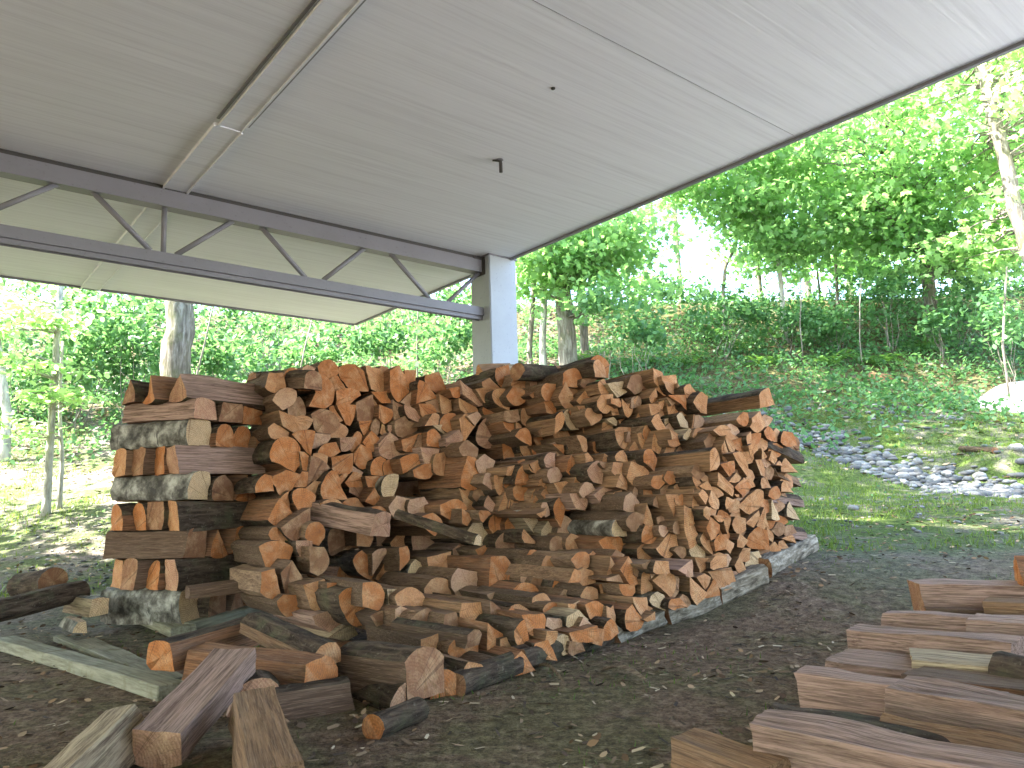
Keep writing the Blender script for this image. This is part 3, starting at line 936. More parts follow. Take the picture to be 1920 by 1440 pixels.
# the traced outlines are a little tight: let each end swell until it meets its neighbours
def in_poly(p, P):
    s = False
    for i in range(len(P)):
        a, b = P[i], P[i - 1]
        if (a[1] > p[1]) != (b[1] > p[1]) and p[0] < (b[0] - a[0]) * (p[1] - a[1]) / (b[1] - a[1]) + a[0]: s = not s
    return s
def grown(r, k):
    mx, my = r['px']; return [(mx + (a - mx) * k, my + (b - my) * k) for a, b in r['pix']]
for r in recs: r['g'] = 1.0; r['go'] = True; r['nb'] = [q for q in recs if q is not r and abs(q['px'][0] - r['px'][0]) < 90 and abs(q['px'][1] - r['px'][1]) < 90]
for it in range(16):
    for r in recs:
        if not r['go']: continue
        P = grown(r, r['g'] + .025); mid = P + [((P[i][0] + P[i - 1][0]) / 2, (P[i][1] + P[i - 1][1]) / 2) for i in range(len(P))]
        for q in r['nb']:
            Q = grown(q, q['g'])
            if any(in_poly(p, Q) for p in mid) or any(in_poly(p, P) for p in Q): r['go'] = False; break
        if r['go']: r['g'] += .025
for r in recs: r['pix'] = grown(r, r['g'] * .995)
# image outline of the pile, and the places where a log's long side (not an end) is seen
SIL = [(520, 705), (560, 697), (640, 690), (745, 697), (800, 705), (835, 735), (880, 748), (945, 712), (1030, 700), (1130, 700), (1140, 725), (1230, 705), (1275, 715), (1318, 760), (1330, 800), (1430, 780), (1485, 815),
       (1488, 1000), (1430, 1042), (1330, 1115), (1230, 1155), (1140, 1190), (1060, 1225), (1000, 1245), (880, 1285), (850, 1255), (760, 1190), (690, 1170), (640, 1170), (520, 1110)]
ZONES = [(880, 712, 935, 706, 13), (945, 772, 1022, 755, 14), (980, 806, 1040, 788, 15), (862, 838, 915, 818, 12), (848, 862, 940, 852, 14), (752, 905, 872, 885, 20), (770, 938, 865, 928, 15), (605, 972, 715, 985, 20),
         (1228, 876, 1328, 864, 19), (1215, 913, 1295, 908, 8), (1070, 968, 1280, 956, 17), (1060, 1002, 1135, 992, 13), (1020, 1046, 1120, 1030, 14), (1040, 1076, 1112, 1066, 11), (1142, 716, 1222, 703, 12), (1180, 745, 1215, 738, 9),
         (800, 1078, 918, 1072, 22), (752, 1146, 862, 1145, 13), (750, 1182, 880, 1205, 14), (955, 1052, 1040, 1085, 18), (670, 1240, 812, 1255, 34), (580, 1068, 638, 1062, 18), (1330, 800, 1385, 785, 14)]
def clip(poly, p, nrm):
    out = []
    for i in range(len(poly)):
        a, b = poly[i], poly[(i + 1) % len(poly)]
        da = (a[0] - p[0]) * nrm[0] + (a[1] - p[1]) * nrm[1]; db = (b[0] - p[0]) * nrm[0] + (b[1] - p[1]) * nrm[1]
        if da <= 0: out.append(a)
        if (da < 0 < db) or (db < 0 < da):
            t = da / (da - db); out.append((a[0] + (b[0] - a[0]) * t, a[1] + (b[1] - a[1]) * t))
    return out
def nearest(p, P):
    best = (1e9, None)
    for i in range(len(P)):
        a, b = P[i - 1], P[i]; vx, vy = b[0] - a[0], b[1] - a[1]
        t = max(0, min(1, ((p[0] - a[0]) * vx + (p[1] - a[1]) * vy) / max(1e-9, vx * vx + vy * vy)))
        q = (a[0] + vx * t, a[1] + vy * t); d = math.hypot(p[0] - q[0], p[1] - q[1])
        if d < best[0]: best = (d, q)
    return best
inside = in_poly
tries = []
yy = 700
while yy < 1290:
    xx = 515
    while xx < 1500:
        tries.append((xx + RNG.uniform(-5, 5), yy + RNG.uniform(-5, 5))); xx += 9
    yy += 9
cand = []
for p in tries:
    if not inside(p, SIL): continue
    if any(nearest(p, [(z[0], z[1]), (z[2], z[3])])[0] < z[4] for z in ZONES): continue
    near = [r for r in recs if abs(r['px'][0] - p[0]) < 75 and abs(r['px'][1] - p[1]) < 75]
    if any(inside(p, r['pix']) for r in near): continue
    dm = min([nearest(p, r['pix'])[0] for r in near] or [40])
    if dm > 3.5: cand.append((dm, p, near))
cand.sort(key=lambda q: -q[0])
fills = []
for dm, p, near in cand:
    rr = 30 if p[0] < 850 else (25 if p[0] < 1200 else 19)
    if p[1] > 1010 and p[0] < 960: rr = 44
    if any(math.hypot(p[0] - q[1][0], p[1] - q[1][1]) < rr for q in fills): continue
    fills.append((dm, p, near))
newr = []
for dm, p, near in fills:
    h = 24 if p[0] < 850 else (20 if p[0] < 1200 else 15)
    if p[1] > 1010 and p[0] < 960: h = 34
    poly = [(p[0] + h * math.cos(a_ + dm), p[1] + h * math.sin(a_ + dm)) for a_ in (0, 1.2, 2.5, 3.7, 5.0)]
    for _, q, _n in fills:
        d = math.hypot(q[0] - p[0], q[1] - p[1])
        if 0 < d < 2.2 * h: poly = clip(poly, ((p[0] + q[0]) / 2 - (q[0] - p[0]) / d * .7, (p[1] + q[1]) / 2 - (q[1] - p[1]) / d * .7), ((q[0] - p[0]) / d, (q[1] - p[1]) / d))
    for r in near:
        d, q = nearest(p, r['pix'])
        if 0 < d < h * 1.2: poly = clip(poly, (q[0] - (q[0] - p[0]) / d * .5, q[1] - (q[1] - p[1]) / d * .5), ((q[0] - p[0]) / d, (q[1] - p[1]) / d))
    pp = []
    for q in poly:
        if not pp or math.hypot(q[0] - pp[-1][0], q[1] - pp[-1][1]) > 3: pp.append(q)
    if len(pp) < 3 or abs(area2(pp)) < 45: continue
    m_ = (sum(q[0] for q in pp) / len(pp), sum(q[1] for q in pp) / len(pp))
    newr.append(dict(k=row_of(*m_), pix=pp, tone=RNG.choice('ootol'), px=m_, fill=True))
recs += newr
def axis_of(px):
    a = float(np.interp(px, [520, 700, 950, 1250], [6, 7, 9, 12]))
    return Matrix.Rotation(rad(-a), 3, 'Z') @ AV
# how deep in the pile each end sits: start from its row, then settle neighbours so that no log's body covers an end seen beside it
Cp = np.array([r['px'] for r in recs]); Rr = np.array([math.sqrt(abs(area2(r['pix'])) / math.pi) for r in recs])
w0 = np.array([r['k'] * PITCH for r in recs]); wv = w0.copy(); LK = np.array([any(math.hypot(r['px'][0] - z[2], r['px'][1] - z[3]) < 30 + z[4] * .6 and r['px'][0] > z[2] - 4 for z in ZONES) and not r.get('fill') for r in recs]); FL = [bool(r.get('fill')) for r in recs]; AX = [np.array(axis_of(r['px'][0])) for r in recs]
BELOW = [np.array([j for j in range(len(recs)) if j != i and abs(Cp[j, 0] - Cp[i, 0] - 4) < 32 and 12 < Cp[j, 1] - Cp[i, 1] < 62], dtype=int) for i in range(len(recs))]
for it in range(140):
    if it < 125:
        tgt = np.array([wv[b].min() * .5 + wv[b].mean() * .5 if len(b) else wv[i] for i, b in enumerate(BELOW)])
        wv += np.where(LK | (tgt > wv), 0, .16) * (tgt - wv)
    X = np.array([world_at(r['px'][0], r['px'][1], wv[i]) for i, r in enumerate(recs)])
    dw = np.zeros(len(recs)); cnt = np.zeros(len(recs))
    for i in range(len(recs)):
        J = np.where((wv > wv[i] + .01) & (np.abs(Cp[:, 1] - Cp[i, 1]) < 120) & (Cp[:, 0] < Cp[i, 0] + 30) & (Cp[:, 0] > Cp[i, 0] - 330))[0]
        J = J[J != i]
        if not len(J): continue
        dl = np.minimum(wv[J] - wv[i], LLEN)
        q = proj_np(X[i] - np.outer(dl / max(.5, AX[i] @ np.array(AV)), AX[i]))
        v = q - Cp[i]; u_ = Cp[J] - Cp[i]
        t = np.clip((v * u_).sum(1) / np.maximum(1e-6, (v * v).sum(1)), 0, 1)
        d = np.linalg.norm(u_ - v * t[:, None], axis=1)
        bad = d < .65 * Rr[i] + .38 * Rr[J]
        for j in J[bad]:
            c = (wv[j] - wv[i])
            a_ = .5
            if LK[i] or (FL[j] and not FL[i]): a_ = .08
            elif LK[j] or (FL[i] and not FL[j]): a_ = .92
            dw[i] += c * a_; cnt[i] += 1; dw[j] -= c * (1 - a_); cnt[j] += 1
    wv += .6 * dw / np.maximum(cnt, 1)
    if it < 120: wv += np.where(LK, .2, .045) * (w0 - wv)
    low = Cp[:, 1] > np.interp(Cp[:, 0], [800, 880, 1000, 1140, 1230, 1340, 1430, 1500], [1285, 1262, 1200, 1150, 1120, 1080, 1030, 985])
    wv[low] = np.minimum(wv[low], .04)
    wv = np.clip(wv, 0, 2.3)
for i, r in enumerate(recs):
    r['w'] = float(wv[i]) + RNG.uniform(-.015, .015)
    r['P'] = P = [plane_pt(a, b, r['w']) for a, b in r['pix']]
    r['c'] = (sum(q[0] for q in P) / len(P), sum(q[1] for q in P) / len(P))
    r['k'] = min(4, int(round(wv[i] / PITCH)))
# unique wording: row, course counted from the ground, place in that course
byrow = {}
for r in [q for q in recs if not q.get('fill')]:
    Q = P0 - AV * r['w'] + BV * r['c'][0]
    r['h'] = r['c'][1] - ground_z(Q.x, Q.y)
    r['course'] = max(0, int(r['h'] / .11)); byrow.setdefault((r['k'], r['course']), []).append(r)
def shape_word(r):
    n = len(r['P'])
    return 'triangular' if n == 3 else ('four-sided' if n == 4 else 'wedge-shaped' if n == 5 else 'rounded')
assert True
for key, lst in byrow.items():
    lst.sort(key=lambda r: r['c'][0])
    for i, r in enumerate(lst):
        pl = 'leftmost' if i == 0 and len(lst) > 1 else ('rightmost' if i == len(lst) - 1 and len(lst) > 1 else (ORD[i] + ' from the left' if len(lst) > 1 else 'alone there'))
        r['label'] = "split log with %s %s end, %s row, course %s, %s" % (TW[r['tone']], shape_word(r), ROWNAME[key[0]], ORD[key[1]], pl)
fill_side, fill_end = MB(), MB()
for r in recs:
    Q = P0 - AV * r['w']; cx, cy = r['c']
    org = Q + BV * cx + Vector((0, 0, cy))
    if r.get('fill'): org -= AV * RNG.uniform(.01, .05)
    ax = axis_of(r['px'][0]); view = (org - CAMP).normalized()
    us = min(1.0, abs(view.dot(AV)) / max(.2, abs(view.dot(ax))))
    ax = ax + BV * RNG.uniform(-.03, .03) + Vector((0, 0, RNG.uniform(-.02, .02)))
    PP = [(-(q[0] - cx), q[1] - cy) for q in r['P']]   # u axis = up x AV = -BV
    u = Vector((0, 0, 1)).cross(AV)
    sgn = 1 if u.dot(BV) > 0 else -1
    PP = [(sgn * (q[0] - cx) * us, q[1] - cy) for q in r['P']]
    bk = 'birch' if (r['tone'] == 'p' and RNG.random() < .5) else 'bark'
    r['o'] = make_log("split_log", PP, org, ax, (0, 0, 1), LLEN * RNG.uniform(.94, 1.0), r['tone'], bk, RNG.uniform(.9, 1.0), r.get('label'), "firewood log", "split logs stacked in the woodpile", grp_mb=(fill_side, fill_end) if r.get('fill') else None)

# the bulk of the pile behind the ends one sees
for wk in np.arange(.5, 3.3, .45):
    s_ = -.1
    while s_ < 3.4:
        z_ = .1
        while z_ < 1.6:
            W = P0 - AV * float(wk) + BV * s_ + Vector((0, 0, z_))
            gz = ground_z(W.x, W.y)
            W.z = gz + z_
            q = proj_np([tuple(W)])[0]
            near = sorted(recs, key=lambda r: (r['px'][0] - q[0]) ** 2 + (r['px'][1] - q[1]) ** 2)[:6]
            if inside((q[0], q[1]), SIL) and inside((q[0], q[1] - 50), SIL) and inside((q[0] - 45, q[1]), SIL) and max(r['w'] for r in near) + .42 < wk:
                hw = .075
                make_log("split_log", [(-hw, -.06), (hw, -.07), (hw * .9, .06), (-hw, .07)], W, AV, (0, 0, 1), LLEN, 'o', grp_mb=(fill_side, fill_end), segs=1)
            z_ += .145
        s_ += .16
fo = new_obj("split_logs", fill_side.mesh("split_logs"), M['splitmass'], label="small split logs wedged deep in the gaps of the big woodpile", cat="firewood", kind="stuff", color=SPLITC['o'])
fo.matrix_world = MASSM
new_obj("cut_ends", fill_end.mesh("cut_ends"), M['cutmass'], fo, color=(.36, .18, .09), kind="stuff")
print('fill', len(newr), 'w range', wv.min(), wv.max(), 'ends', len(recs))
# ------------------------------------------------------------------ criss-cross tower at the left end of the pile
def wedge(w, h, kind=None):
    kind = kind or RNG.choice(['tri', 'quad', 'quad', 'half', 'penta']); j = lambda: RNG.uniform(-.008, .008)
    a, b = w / 2, h / 2
    if kind == 'tri': return [(-a + j(), -b), (a + j(), -b + j()), (j() * 3, b)]
    if kind == 'half': return [(-a, -b), (a, -b), (a * .92, b * .1), (a * .5, b * .85), (0, b), (-a * .5, b * .85), (-a * .92, b * .1)]
    if kind == 'quad': return [(-a + j(), -b + j()), (a + j(), -b + j()), (a * .85 + j(), b + j()), (-a * .8 + j(), b + j())]
    if kind == 'flat': return [(-a, -b), (a, -b), (a, b), (-a, b)]
    return [(-a, -b + j()), (a, -b + j()), (a + j(), b * .3), (j() * 2, b), (-a + j(), b * .5)]
CR = Vector((-1.86, 4.3, 0)); AC = Vector((.93, -.36, 0)).normalized(); BC = Vector((.58, .815, 0)).normalized()
ZL = [.06, .255, .425, .585, .745, .90, 1.055, 1.205, 1.325, 1.46]
crib_n = 0
def crib_log(layer, along, i, off, w, h, tone, kind, bark, z0, length, note):
    global BARKSIDE
    BARKSIDE = ({2, 3} if along == 'A' else {1}) if i == 0 and layer in (0, 1, 3, 4, 6) else None
    zc = z0 + h / 2
    if along == 'A':
        org = CR + BC * off + Vector((0, 0, zc)); ax = AC
    else:
        org = CR - AC * off + Vector((0, 0, zc)) - BC * .01; ax = -BC
    org = org + ax * RNG.uniform(-.03, .035)
    lab = "%s, left criss-cross tower, %s layer up, %s" % (note, ORD[layer], (['at the corner', 'second from the corner', 'third from the corner', 'fourth from the corner', 'fifth from the corner'][i]))
    return make_log("split_log", wedge(w, h, kind), org, ax + Vector((RNG.uniform(-.04, .04), RNG.uniform(-.04, .04), RNG.uniform(-.015, .015))), (0, 0, 1), length, tone, bark, RNG.uniform(.94, 1), lab, "firewood log", "logs of the criss-cross tower")
for L in range(9):
    z0 = ZL[L]; h = ZL[L + 1] - ZL[L]
    if L % 2 == 0 and L < 8:
        offs = [.075, .225, .375, .515]
        tones = {0: 'pddo', 2: 'doot', 4: 'pdoo', 6: 'poot'}[L]
        kinds = {0: ['flat', 'quad', 'tri', 'penta'], 2: ['quad', 'tri', 'quad', 'tri'], 4: ['quad', 'penta', 'tri', 'half'], 6: ['flat', 'half', 'half', 'half']}[L]
        for i, of in enumerate(offs):
            bk = 'birch' if (L in (0, 4, 6) and i == 0) else 'bark'
            nt_ = ('birch log with white bark' if bk == 'birch' else '%s split log' % TW[tones[i]])
            crib_log(L, 'A', i, of, .152, h * RNG.uniform(.92, 1.0), tones[i], kinds[i], bk, z0, .60, nt_)
    elif L == 7:
        for i, of in enumerate([.09, .27, .45]):
            crib_log(L, 'A', i, of, .18, h * .98, 'ldo'[i], 'quad', 'bark', z0, .56, '%s split log' % TW['ldo'[i]])
    else:
        offs = [.07, .21, .345, .475]
        if L == 8: offs = [.08, .26, .43]
        for i, of in enumerate(offs):
            tone = 'lodt'[i] if L != 3 else 'tdoo'[i]
            kd = 'tri' if L == 8 else RNG.choice(['flat', 'quad', 'half'])
            crib_log(L, 'B', i, of, .14 if L != 8 else .17, h * RNG.uniform(.92, 1.0) + (.02 if L == 8 else 0), tone, 'quad' if i == 0 and L < 8 else kd, 'bark', z0, .58 if L != 8 else .7, '%s split log' % TW[tone])

BARKSIDE = None
# ------------------------------------------------------------------ single logs lying about
def free(a, b, Da, Db, P, tone, label, bark='bark', up=(0, 0, 1), group=None, name="split_log", round_=False, noz=False, cat="firewood log", back=.97):
    A_, B_ = at(a[0], a[1], Da), at(b[0], b[1], Db)
    for q in (A_, B_):
        hmin = min(p[1] for p in P); g = ground_z(q.x, q.y) - hmin - .008
        if q.z < g: q.z = g
    ax = A_ - B_
    return make_log(name, P, A_, ax, up, ax.length, tone, bark, back, label, cat, group, round_)
W_ = wedge
BARKSIDE = {0}
free((290, 1405), (440, 1240), 2.15, 2.68, W_(.145, .085, 'flat'), 'l', "long pale split slab leaning on other logs, front left of the woodpile")
free((235, 1350), (95, 1490), 2.35, 1.85, [(-.085, -.05), (.085, -.055), (.05, .035), (-.03, .05)], 'p', "yellowish split log lying on the dirt in the bottom left corner")
free((482, 1325), (525, 1480), 2.35, 1.8, [(-.08, -.05), (.08, -.05), (.065, .04), (-.05, .05)], 't', "tan split slab pointing at the viewer, right of the leaning slab")
BARKSIDE = None
free((597, 1272), (375, 1240), 2.75, 3.05, [(-.08, -.05), (-.02, -.085), (.07, -.06), (.085, .02), (.02, .075), (-.07, .06)], 'o', "thick log with a broad orange end lying in front of the woodpile")
free((612, 1226), (478, 1165), 2.85, 3.25, W_(.14, .085, 'half'), 't', "split log sloping down onto the thick orange-ended log")
free((305, 1232), (470, 1185), 3.0, 3.4, W_(.12, .10, 'quad'), 'o', "reddish split log beside the grey boards, tucked under the leaning slab")
free((478, 1305), (470, 1270), 2.6, 3.05, [(-.085, -.055), (-.04, -.05), (0, -.01), (.05, -.03), (.085, -.02), (.07, .03), (.02, .055), (-.04, .04)], 'l', "short arched half log lying below the orange-ended log")
free((650, 1322), (480, 1340), 2.75, 2.6, W_(.12, .10, 'quad'), 'd', "dark bark log lying under the orange-ended log")
free((700, 1383), (785, 1343), 2.38, 2.55, [(math.cos(q) * .042, math.sin(q) * .04) for q in np.arange(0, 6.28, .52)], 'o', "thin round log lying alone in front of the woodpile corner", round_=True)
free((800, 1262), (668, 1245), 2.75, 3.0, [(-.09, -.08), (.08, -.08), (.09, .04), (.02, .085), (-.09, .05)], 'd', "big brown split log lying lengthwise at the low front corner of the pile")
free((885, 1196), (745, 1172), 3.2, 3.5, W_(.07, .075, 'penta'), 'd', "dark bent log lying in a hollow of the pile")
free((716, 985), (598, 962), 4.2, 4.5, W_(.15, .12, 'quad'), 'l', "pinkish split log lying crosswise over the back row")
free((520, 1090), (350, 1110), 4.25, 4.05, W_(.1, .06, 'quad'), 'd', "dark split log along the foot of the criss-cross tower")
free((152, 1108), (-60, 1160), 4.5, 3.95, [(math.cos(q) * .075, math.sin(q) * .06) for q in np.arange(0, 6.28, .5)], 'd', "dark rotting log on the ground at the left edge", round_=True, name="fallen_log")
free((100, 1090), (40, 1100), 4.55, 4.7, [(math.cos(q) * .085, math.sin(q) * .08) for q in np.arange(0, 6.28, .5)], 'd', "short dark round beside the rotting log at the left", round_=True, name="fallen_log")
free((186, 1138), (136, 1128), 4.3, 4.5, W_(.1, .09, 'quad'), 'p', "white birch chunk on the ground left of the tower", 'birch', name="birch_chunk")
free((152, 1178), (125, 1166), 4.0, 4.15, W_(.06, .05, 'quad'), 'p', "small white birch scrap on the dirt near the grey boards", 'birch', name="birch_chunk")
# splintered stick in the middle of the pile
free((895, 1010), (745, 962), 3.75, 4.1, W_(.055, .05, 'penta'), 'p', "pale splintered stick lying across the middle of the pile", name="broken_stick", cat="stick")
# loose logs on top
free((972, 697), (1036, 700), 4.9, 5.15, [(math.cos(q) * .062, math.sin(q) * .058) for q in np.arange(0, 6.28, .45)], 'd', "round bark-covered log on top of the pile in front of the column", round_=True)
free((1126, 690), (1036, 706), 4.9, 5.25, W_(.12, .115, 'penta'), 't', "bark-covered log on top of the pile, just right of the column")
free((900, 692), (960, 688), 5.3, 5.6, W_(.08, .075, 'tri'), 't', "small tan split log on top of the pile against the column's left face")
free((948, 690), (1000, 688), 5.5, 5.9, W_(.1, .05, 'tri'), 'p', "pale sliver of a log on top at the foot of the column")
free((590, 712), (500, 712), 4.6, 4.9, W_(.14, .12, 'half'), 'd', "dark bark log on top at the left of the rearmost row")
free((470, 708), (560, 700), 4.9, 5.1, W_(.16, .03, 'flat'), 'd', "flat bark slab lying on top between tower and pile")
# right-hand end of the pile: logs laid lengthwise
for (a, b, Da, Db, P, tn, bk, lab) in [
    ((1492, 858), (1420, 825), 5.1, 4.85, W_(.14, .09, 'tri'), 'p', 'bark', "pale split log lying lengthwise at the right end, below the top logs"),
    ((1484, 905), (1440, 885), 5.15, 4.9, W_(.12, .07, 'quad'), 't', 'bark', "bark-backed log lengthwise at the right end, middle height"),
    ((1490, 940), (1428, 930), 5.15, 4.85, W_(.14, .08, 'half'), 'l', 'bark', "rough barked log lengthwise at the right end, below the middle"),
    ((1494, 1000), (1440, 992), 5.15, 4.9, W_(.14, .09, 'half'), 'l', 'bark', "lowest rough barked log lengthwise at the right end, above the birch kerb"),
    ((1484, 830), (1400, 800), 5.2, 5.5, W_(.16, .10, 'half'), 'd', 'bark', "dark barked log lying back at the top right end")]:
    free(a, b, Da, Db, P, tn, lab, bk)
# ------------------------------------------------------------------ birch logs along the foot of the front row
for (a, b, bk, r_, lab) in [((862, 1303), (966, 1264), 'bark', .05, "dark mossy pole at the near left end of the pile's foot"),
                            ((974, 1262), (1142, 1200), 'bark', .058, "long dark mossy log at the pile's foot, left of the birches"),
                            ((1145, 1206), (1232, 1172), 'birch', .052, "grey-green birch log at the pile's foot beside the dark mossy one"),
                            ((1236, 1170), (1340, 1133), 'birch', .058, "spotted grey birch log at the pile's foot, just left of the whitest one"),
                            ((1345, 1130), (1423, 1094), 'birch', .062, "whitest birch log at the foot of the pile's right part"),
                            ((1427, 1088), (1518, 1034), 'birch', .07, "rough peeling birch log at the far right foot of the pile")]:
    A_, B_ = on_ground(*a), on_ground(*b)
    A_.z = ground_z(A_.x, A_.y) + r_ * .75; B_.z = ground_z(B_.x, B_.y) + r_ * .75
    dj = (A_ - B_) * .018 + Vector((RNG.uniform(-.02, .02), RNG.uniform(-.015, .015), RNG.uniform(-.008, .012))); A_ -= dj; B_ += dj * .8; r_ *= RNG.uniform(.85, 1.12)
    se = lambda c: math.copysign(abs(c) ** .65, c)
    P = [(se(math.cos(q)) * r_ * RNG.uniform(.86, 1.12), se(math.sin(q)) * r_ * RNG.uniform(.84, 1.1)) for q in np.arange(0, 6.28, .45)]
    make_log("birch_log" if bk == 'birch' else "mossy_log", P, A_, A_ - B_, (0, 0, 1), (A_ - B_).length, 'd', 'kerb' if bk == 'birch' else bk, .97, lab, "log", "logs lying along the foot of the pile", True)
# ------------------------------------------------------------------ boards
def board(a, b, w, h, lab, dz=0.0, name="lumber_board", ground=True, Da=None, Db=None):
    A_ = on_ground(*a) if Da is None else at(a[0], a[1], Da); B_ = on_ground(*b) if Db is None else at(b[0], b[1], Db)
    if Da is None:
        A_.z = ground_z(A_.x, A_.y) + h / 2 + dz; B_.z = ground_z(B_.x, B_.y) + h / 2 + dz
    ax = (A_ - B_); L = ax.length; ax.normalize(); up = Vector((0, 0, 1)); up = (up - ax * up.dot(ax)).normalized(); u = up.cross(ax)
    bm = bmesh.new(); bmesh.ops.create_cube(bm, size=1)
    for v in bm.verts: v.co = Vector((v.co.x * L, v.co.y * w, v.co.z * h))
    bmesh.ops.bevel(bm, geom=bm.edges[:], offset=min(w, h) * .08, segments=1, affect='EDGES')
    bmesh.ops.subdivide_edges(bm, edges=[e for e in bm.edges if abs(e.verts[0].co.x - e.verts[1].co.x) > L * .5], cuts=8)
    for v in bm.verts: v.co += Vector((0, noise.noise(v.co * 3 + Vector((L * 9, 0, 0))) * .01, noise.noise(v.co * 4) * .006))
    me = bpy.data.meshes.new(name); bm.to_mesh(me); bm.free()
    o = new_obj(name, me, M['board'], None, None, lab, "board", "grey-green boards by the tower")
    c = (A_ + B_) / 2
    o.matrix_world = Matrix(((ax.x, u.x, up.x, c.x), (ax.y, u.y, up.y, c.y), (ax.z, u.z, up.z, c.z), (0, 0, 0, 1)))
    return o
board((5, 1215), (322, 1312), .10, .055, "long thick grey-green beam lying on the dirt at the lower left", name="lumber_beam")
board((108, 1205), (318, 1290), .04, .03, "thin grey-green batten lying beside the long beam", dz=.004)
board((150, 1206), (318, 1282), .14, .018, "wide thin grey-green board behind the long beam", dz=.0)
board((185, 1130), (345, 1195), .14, .05, "grey-green sleeper board under the left face of the tower", dz=.005)
bo = board((345, 1188), (640, 1110), .07, .055, "dark sleeper beam running under the tower and rearmost row", name="lumber_beam")
# ------------------------------------------------------------------ second pile at the lower right
def rlog(px, py, D, L, w, h, tone, lab, bark='bark', ax=(.83, -.55, 0), kind='quad', under=False):
    T = at(px, py, D); ax = Vector(ax).normalized()
    h *= 1.12
    g = ground_z(T.x, T.y) + h / 2 - .01
    if T.z < g: T.z = g
    E_ = T + ax * L
    return make_log("split_log", wedge(w, h, kind), T, -ax, (0, 0, 1), L, tone, bark, .98, lab, "firewood log", "logs of the second pile")
BARKSIDE = {0}
rlog(1722, 1128, 3.75, .52, .17, .165, 'l', "split log with flat pinkish side, farthest back left in the lower right pile", ax=(.93, -.37, 0), kind='flat')
rlog(1735, 1172, 3.7, .5, .2, .12, 'd', "dark log supporting the farthest back log of the lower right pile", ax=(.93, -.37, 0), kind='flat')
rlog(1658, 1192, 3.35, .52, .2, .16, 'l', "pinkish split log, knotty top edge, second from the back, lower right pile", ax=(.84, -.54, 0))
rlog(1598, 1225, 3.0, .52, .2, .17, 'l', "smooth pinkish split log, third from the back left in the lower right pile", ax=(.76, -.65, 0))
rlog(1572, 1285, 2.75, .52, .24, .12, 'l', "flat pinkish split log, fourth from the back left in the lower right pile", ax=(.74, -.67, 0), kind='flat')
rlog(1517, 1342, 2.42, .52, .2, .14, 'l', "pinkish split log, fifth from the back along the left of the lower right pile", ax=(.72, -.69, 0))
BARKSIDE = None
rlog(1447, 1400, 2.12, .52, .2, .13, 'd', "mossy barked split log near the bottom left of the lower right pile", ax=(.72, -.69, 0), kind='half')
BARKSIDE = {0}
rlog(1446, 1462, 1.95, .55, .18, .14, 'l', "pinkish split log at the bottom edge of the lower right pile", ax=(.72, -.69, 0))
rlog(1905, 1092, 3.6, .5, .15, .22, 'o', "upright-looking orange log at the far right edge of the picture", ax=(.93, -.37, 0), kind='penta')
rlog(1862, 1152, 3.5, .5, .2, .12, 't', "short tan log at the right edge, behind the pinkish one", ax=(.84, -.54, 0), kind='flat')
rlog(1825, 1196, 3.15, .52, .2, .15, 'l', "pinkish split log at the right edge, behind the cream-sided one", ax=(.80, -.6, 0), kind='flat')
rlog(1730, 1262, 2.6, .36, .20, .105, 'p', "cream-sided split log lying on top of the lower right pile", ax=(.80, -.6, 0), kind='flat')
BARKSIDE = None
rlog(1880, 1285, 2.42, .45, .17, .17, 'd', "dark furry-barked log on top of the lower right pile", ax=(.6, -.8, 0), kind='half')
BARKSIDE = {0}
rlog(1685, 1340, 2.15, .58, .17, .155, 'l', "long lavender-grey split slab on top, largest in the lower right pile", ax=(.60, -.80, 0), kind='flat')
rlog(1770, 1318, 2.38, .56, .12, .12, 'o', "narrow reddish log behind the lavender-grey slab", ax=(.66, -.75, 0))
rlog(1666, 1425, 1.95, .5, .16, .14, 't', "split log with a pale corner under the lavender-grey slab", ax=(.62, -.78, 0), kind='penta')
rlog(1740, 1350, 2.5, .5, .3, .12, 'd', "dark log buried in the middle of the lower right pile", ax=(.7, -.7, 0), kind='flat')
rlog(1700, 1265, 2.95, .5, .3, .10, 'd', "dark log buried behind the cream-sided log", ax=(.76, -.65, 0), kind='flat')
rlog(1820, 1430, 2.1, .5, .25, .12, 'd', "dark log at the lower right corner under the slab", ax=(.66, -.75, 0), kind='flat')
free((1300, 1450), (1470, 1475), 2.05, 1.8, [(-.09, -.05), (.08, -.05), (.05, .04), (-.03, .05)], 't', "tan split slab cut off by the picture's bottom edge, left of the second pile")
